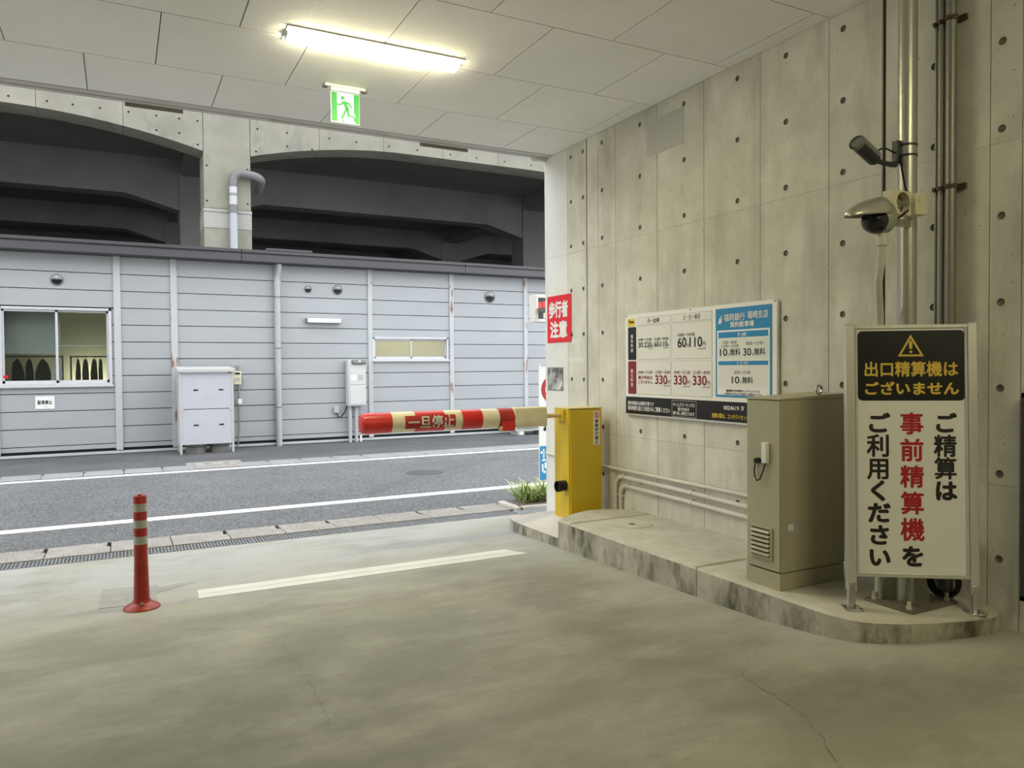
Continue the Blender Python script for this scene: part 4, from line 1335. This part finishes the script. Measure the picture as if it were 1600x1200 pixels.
# ------------------------------------------------------------------ standing notice sign
def build_sign_stand():
    t = thing('notice_stand', 'tall white standing sign with black warning panel and red lettering', 'sign', (3.9875, 2.7472, .089), (-.03963, 0, -.62381))
    H = 1.637
    box('panel', 'sign_white', t, -.300, .312, -.008, .012, .205, 1.622)
    for s, a, b in ((-1, -.352, -.302), (1, .306, .352)):
        p = box('post', 'aluminium', t, a, b, -.022, .030, .105, H, .003)
        MB().box(a - .001, b + .001, -.023, .031, H - .004, H + .004).build('post_cap', 'trim_grey', p)
        c = (a + b) / 2
        box('foot_bracket', 'stainless', t, c - .016, c + .016, -.027, -.018, .004, .155, .002)
        box('post_core', 'aluminium', t, a + .006, b - .014, -.015, .022, .004, .11)
        box('foot_plate', 'stainless', t, c - .045, c + .05, -.06, .05, -.002, .008, .002)
        MB().cyl((c + .02, -.045, .006), (c + .02, -.045, .026), .010, n=8).cyl((c, -.027, .12), (c, -.031, .12), .007, n=8).build('bolt', 'stainless', t)
        MB().box(c - s * .034 - .006, c - s * .034 + .006, -.016, .02, .205, 1.62).build('post_groove', 'trim_grey', t)
    box('rail', 'aluminium', t, -.305, .310, -.016, .020, 1.612, 1.634, .003)
    box('rail', 'aluminium', t, -.305, .310, -.016, .020, .188, .212, .003)
    y = -.0085
    MB().poly(rrect(-.284, .290, 1.199, 1.600, .026), XZ, y - .001, y).build('black_panel', 'panel_black', t)
    Y = y - .0025
    # warning triangle
    o = [(-.066, 1.452), (.074, 1.452), (.004, 1.577)]
    def ins(p, k):
        cx, cz = .004, 1.4935
        return (cx + (p[0] - cx) * k, cz + (p[1] - cz) * k)
    v = [(a, Y, b) for a, b in o] + [(a, Y, b) for a, b in (ins(p, .74) for p in o)]
    mb = MB().add(v, [(i, (i + 1) % 3, 3 + (i + 1) % 3, 3 + i) for i in range(3)])
    mb.add([(-.003, Y, 1.494), (.011, Y, 1.494), (.014, Y, 1.535), (.004, Y, 1.544), (-.006, Y, 1.535)], [(0, 1, 2, 3, 4)])
    mb.add([(.004 + .008 * math.cos(2 * PI * i / 14), Y, 1.478 + .008 * math.sin(2 * PI * i / 14)) for i in range(14)], [tuple(range(14))])
    mb.build('warning_triangle', 'sign_yellow', t, smooth=False)
    text(t, '出口精算機は', -.245, .253, 1.338, 1.422, 'sign_yellow', Y, .024)
    text(t, 'ございません', -.243, .256, 1.235, 1.306, 'sign_yellow', Y, .035)
    def column(s, x0, x1, tops, m, bl=.03):
        mb = MB()
        for ch, (a, b) in zip(s, tops):
            letters(mb, ch, x0, x1, b - .010, a + .006, y - .001, .024 if ch in '利用事前精算機' else .042, True)
        mb.build('lettering', m, t, smooth=False)
    A = [(1.124, 1.02), (1.003, .883), (.87, .754), (.741, .629), (.612, .505), (.484, .377), (.355, .252)]
    B = [(1.128, 1.013), (.978, .859), (.825, .709), (.675, .556), (.526, .405), (.368, .258)]
    Cc = [(1.124, 1.022), (1.001, .886), (.873, .759), (.742, .636)]
    column('ご利用ください', -.240, -.110, A, 'ink_black')
    column('事前精算機', -.060, .071, B[:5], 'ink_red')
    column('を', -.060, .071, B[5:], 'ink_black')
    column('ご精算は', .122, .246, Cc, 'ink_black')
build_sign_stand()

# ------------------------------------------------------------------ steel pole with its devices
def build_pole():
    px, py, zb = 4.09, 2.86, .089
    t = thing('steel_pole', 'thick grey steel pole on a bolted base plate behind the standing sign', 'pole', (px, py, zb))
    MB().cyl((0, 0, .01), (0, 0, CZ - zb), .052, n=28).build('shaft', 'pole_grey', t)
    box('base_plate', 'plate_steel', t, -.175, .245, -.165, .145, 0, .014, .002)
    for a in range(4):
        c, s = math.cos(PI / 2 * a + PI / 4), math.sin(PI / 2 * a + PI / 4)
        q = [(.03, .014), (.125, .014), (.125, .05), (.075, .36), (.03, .36)]
        MB().poly(q, lambda r_, z, d: (c * r_ - s * d, s * r_ + c * d, z), -.007, .007).build('gusset', 'conduit_grey', t)
    for x, y in ((-.135, .105), (-.14, -.12), (.205, -.12), (.205, .105)):
        MB().cyl((x, y, .01), (x, y, .03), .018, n=6).cyl((x, y, .03), (x, y, .058), .011, n=12).build('anchor_bolt', 'conduit_beige', t)
    # cable coil
    mb = MB()
    for k in range(4):
        r_ = .095 - .006 * (k % 2)
        pts = [(4.34 + .012 * k, 2.80 + r_ * math.cos(2 * PI * i / 24), .20 + r_ * math.sin(2 * PI * i / 24)) for i in range(25)]
        mb.tube(pts, .010, 8)
    o = mb.build('cable_coil', 'black_plastic')
    tag(o, 'coil of black cable leaning on the wall behind the standing sign', 'cable coil')
    # security camera
    c = thing('security_camera', 'dark bullet security camera strapped to the steel pole', 'camera', (px, py, 0))
    rel = lambda x, y, z: (x - px, y - py, z)
    for z in (2.765, 2.705):
        MB().lathe([(.052, z - .006), (.0545, z - .006), (.0545, z + .006), (.052, z + .006)], n=24).build('strap', 'black_metal', c)
    MB().box(-.085, -.052, .000, .040, 2.665, 2.79).build('mount_plate', 'black_metal', c, .004)
    MB().tube([(-.07, .02, 2.70), (-.075, .015, 2.665), (-.10, .005, 2.645), (-.16, -.01, 2.637), (-.235, -.02, 2.635)], .015, 10).build('bracket_arm', 'black_metal', c)
    a, b = Vector((-.470, -.03, 2.712)), Vector((-.315, -.02, 2.648))
    d = (b - a).normalized()
    body = MB().cyl(a, b, .038, n=20).cyl(b, b + d * .02, .038, .026, n=20).build('camera_body', 'black_metal', c)
    MB().cyl(a - d * .015, a + d * .01, .040, .040, n=20, caps=False).build('front_ring', 'vent_grey', body)
    MB().cyl(a + Vector((0, 0, .012)), b + Vector((0, 0, .008)), .039, n=20).build('sun_shield', 'vent_grey', body)
    MB().cyl(b + d * .01, Vector((-.235, -.02, 2.635)), .014).build('swivel', 'black_metal', c)
    MB().tube([b + Vector((0, 0, .03)), Vector((-.25, -.01, 2.715)), Vector((-.18, .005, 2.73)), Vector((-.08, .02, 2.72))], .005, 8).build('cable', 'black_plastic', c)
    MB().tube([(-.066, .0, 2.70), (-.066, -.012, 2.62), (-.060, -.028, 2.52), (-.06, -.05, 2.45)], .006, 8).build('cable', 'black_plastic', c)
    # hooded dome sensor, facing the driveway
    s = thing('hooded_sensor', 'grey hooded dome sensor with dark lens on the steel pole', 'sensor', (px, py, 0))
    cx, cy, cz = -.405, -.10, 2.305
    MB().lathe([(.001, .0), (.080, 0), (.090, .012), (.090, .075), (.080, .09), (.001, .09)], n=28, fn=lambda p, q, dd: (cx + dd, cy + p * .8, cz + q)).build('housing', 'pole_grey', s)
    v, f = [], []
    n1, n2 = 16, 10
    for j in range(n2 + 1):
        q = j / n2
        x = cx + .02 - .255 * q
        rad = .096 * (1 - q ** 2.2) ** .5 if q < 1 else .004
        for i in range(n1 + 1):
            an = PI * (0.0 + 1.0 * i / n1)
            v.append((x, cy + .8 * max(rad, .01) * 1.05 * math.cos(an), cz + .008 - .03 * q + max(rad, .006) * math.sin(an) * (1 - .25 * q)))
    for j in range(n2):
        f += [(j * (n1 + 1) + i, j * (n1 + 1) + i + 1, (j + 1) * (n1 + 1) + i + 1, (j + 1) * (n1 + 1) + i) for i in range(n1)]
    hood = MB().add(v, f).build('hood', 'pole_grey', s)
    so = hood.modifiers.new('thick', 'SOLIDIFY')
    so.thickness = .006
    MB().lathe([(.001, -.085), (.035, -.075), (.058, -.05), (.07, -.015), (.07, .01), (.001, .01)], n=24, fn=lambda p, q, dd: (cx + dd, cy + p, cz - .025 + q)).build('lens', 'dome_dark', s)
    MB().box(cx + .06, -.03, cy + .055, -.02, cz - .02, cz + .02).build('holder', 'pole_grey', s)
    MB().cyl((cx + .05, cy, cz - .09), (cx + .05, cy, cz - .155), .030, n=16).build('socket', 'conduit_beige', s)
    MB().tube([(cx + .05, cy, cz - .15), (cx + .055, cy + .01, 2.06), (cx + .10, cy + .06, 1.95), (cx + .25, cy + .160, 1.78), (cx + .30, cy + .20, 1.66), (cx + .30, cy + .20, 1.40), (cx + .30, cy + .20, .10)], .021, 12).build('conduit', 'conduit_beige', s)
    MB().cyl((cx + .30, cy + .20, 1.62), (cx + .30, cy + .20, 1.59), .026, n=14).build('conduit_joint', 'conduit_beige', s)
    # connection boxes
    b1 = thing('ring_box', 'cream square box with a round opening on the steel pole', 'junction box', (px, py, 0))
    mb = MB()
    x0, x1, z0, z1, yf = -.318, -.160, 2.325, 2.455, -.135
    n = 24
    hx, hz, r_ = (x0 + x1) / 2 + .015, (z0 + z1) / 2, .060
    ring = [(hx + r_ * .95 * math.cos(2 * PI * i / n + PI / n), hz + r_ * math.sin(2 * PI * i / n + PI / n)) for i in range(n)]
    edge = []
    for i in range(n):
        an = 2 * PI * i / n + PI / n
        ca, sa = math.cos(an), math.sin(an)
        tx_ = ((x1 - hx) / ca) if ca > 0 else ((x0 - hx) / ca)
        tz_ = ((z1 - hz) / sa) if sa > 0 else ((z0 - hz) / sa)
        q = min(tx_, tz_)
        edge.append((hx + q * ca, hz + q * sa))
    v = [(p, yf, q) for p, q in edge] + [(p, yf, q) for p, q in ring] + [(p, yf + .045, q) for p, q in ring]
    mb.add(v, [(i, (i + 1) % n, n + (i + 1) % n, n + i) for i in range(n)] + [(n + i, n + (i + 1) % n, 2 * n + (i + 1) % n, 2 * n + i) for i in range(n)])
    for c_ in ((x1, z1), (x0, z1), (x0, z0), (x1, z0)):
        an = math.atan2(c_[1] - hz, c_[0] - hx) % (2 * PI)
        k = int(((an - PI / n) % (2 * PI)) / (2 * PI / n))
        p, q = edge[k % n], edge[(k + 1) % n]
        mb.add([(p[0], yf, p[1]), (c_[0], yf, c_[1]), (q[0], yf, q[1])], [(0, 1, 2)])
    for (p, q) in (((x0, z0), (x1, z0)), ((x1, z0), (x1, z1)), ((x1, z1), (x0, z1)), ((x0, z1), (x0, z0))):
        mb.add([(p[0], yf, p[1]), (q[0], yf, q[1]), (q[0], yf + .06, q[1]), (p[0], yf + .06, p[1])], [(0, 1, 2, 3)])
    mb.build('case', 'beige_plastic', b1)
    box('inner_face', 'pole_grey', b1, x0 + .005, x1 - .005, yf + .05, yf + .058, z0 + .005, z1 - .005)
    box('inner_shadow_bar', 'gap_dark', b1, hx - .058, hx - .005, yf + .035, yf + .045, hz - .01, hz + .052)
    box('strut', 'vent_grey', b1, hx - .056, hx + .056, yf + .012, yf + .02, hz - .004, hz + .004)
    box('clamp', 'beige_plastic', b1, -.20, -.02, yf + .06, -.045, z0 + .03, z1 - .03)
    MB().tube([(x1 - .03, yf - .004, 2.35), (x1 - .10, yf - .01, 2.31), (-.30, -.13, 2.285)], .006, 8).build('cable', 'black_plastic', b1)
    b2 = thing('connection_box', 'cream closed connection box right of the round opening box', 'junction box', (px, py, 0))
    box('case', 'beige_plastic', b2, -.125, -.040, -.14, -.055, 2.335, 2.455, .005)
    MB().cyl((-.088, -.14, 2.425), (-.088, -.142, 2.425), .016, n=18).build('knockout', 'conduit_beige', b2)
    box('side_cover', 'conduit_beige', b2, -.040, -.012, -.135, -.055, 2.34, 2.45, .004)
build_pole()

# ------------------------------------------------------------------ conduits on the wall
def build_conduits():
    for y, r, dx, lab in ((2.885, .008, .05, 'thinnest of three dark vertical pipes on the wall behind the standing sign'),
                          (2.848, .018, .055, 'middle of three vertical steel pipes on the wall behind the standing sign'),
                          (2.787, .030, .06, 'thickest of three vertical steel pipes on the wall behind the standing sign')):
        o = MB().cyl((W - dx, y, .095), (W - dx, y, CZ), r, n=18).build('wall_pipe', 'conduit_grey')
        tag(o, lab, 'pipe', 'vertical pipes on the right wall')
    for z, lab in ((3.53, 'upper rusty clamp across the three vertical wall pipes'), (2.545, 'lower rusty clamp across the three vertical wall pipes')):
        t = thing('pipe_clamp', lab, 'clamp', (W, 2.82, z), group='pipe clamps')
        box('rail', 'rust_dark', t, -.022, -.002, -.095, .095, -.016, .016)
        for y, r, dx in ((.065, .008, .05), (.028, .018, .055), (-.033, .030, .06)):
            MB().lathe([(r + .001, -.012), (r + .007, -.012), (r + .007, .012), (r + .001, .012)], n=16, fn=lambda a, b, d: (-dx + a, y + b, d)).build('strap', 'rust_dark', t)
            MB().box(-dx - r - .02, -dx - r + .002, y - .008, y + .008, -.010, .010).build('screw', 'rust_dark', t)
    # horizontal conduits
    def run(pts, r, lab):
        t = thing('wall_conduit', lab, 'conduit', group='pale conduits along the wall')
        MB().tube(pts, r, 12).build('pipe', 'conduit_beige', t)
        return t
    x = W - .022
    t = run([(x, 7.66, .481), (x, 6.5, .463), (x, 4.5, .455), (x, 3.0, .45)], .016, 'upper straight pale conduit running from the wall end behind the yellow box')
    def bend(y0, zt, R_, xo, lab):
        p = [(xo, y0, .05), (xo, y0, zt - R_)]
        for i in range(1, 8):
            a = PI / 2 * i / 8
            p.append((xo, y0 - R_ + R_ * math.cos(a), zt - R_ + R_ * math.sin(a)))
        p += [(xo, y0 - R_, zt), (xo, 5.2, zt - .012), (xo, 4.4, zt - .03), (xo, 3.0, zt - .04)]
        t = run(p, .021, lab)
        for (yy, zz, ax) in ((y0, .20, 0), (5.12, zt - .014, 1), (y0 - R_ - .02, zt, 1)):
            c = (xo, yy, zz)
            if ax:
                MB().cyl((xo, yy - .012, zz), (xo, yy + .012, zz), .025, n=14).box(xo, W, yy - .008, yy + .008, zz - .03, zz + .03).build('saddle', 'conduit_beige', t)
            else:
                MB().cyl((xo, yy, zz - .012), (xo, yy, zz + .012), .025, n=14).box(xo, W, yy - .03, yy + .03, zz - .008, zz + .008).build('saddle', 'conduit_beige', t)
    bend(6.262, .392, .12, x, 'middle pale conduit bending up from the platform along the wall')
    bend(6.172, .308, .10, x, 'lowest pale conduit bending up from the platform along the wall')
    # dark frame at the right edge
    t = thing('wall_frame', 'black framed board fixed to the wall at the right edge', 'board', (W, 2.385, .20), (0, 0, -PI / 2))
    box('board', 'panel_black', t, .02, .70, -.045, 0, 0, 1.12)
    for a, b, c, d in ((0, .03, -.015, 1.135), (.69, .72, -.015, 1.135), (0, .72, -.015, .015), (0, .72, 1.105, 1.135)):
        box('frame_bar', 'black_metal', t, a, b, -.06, 0, c, d, .004)
build_conduits()
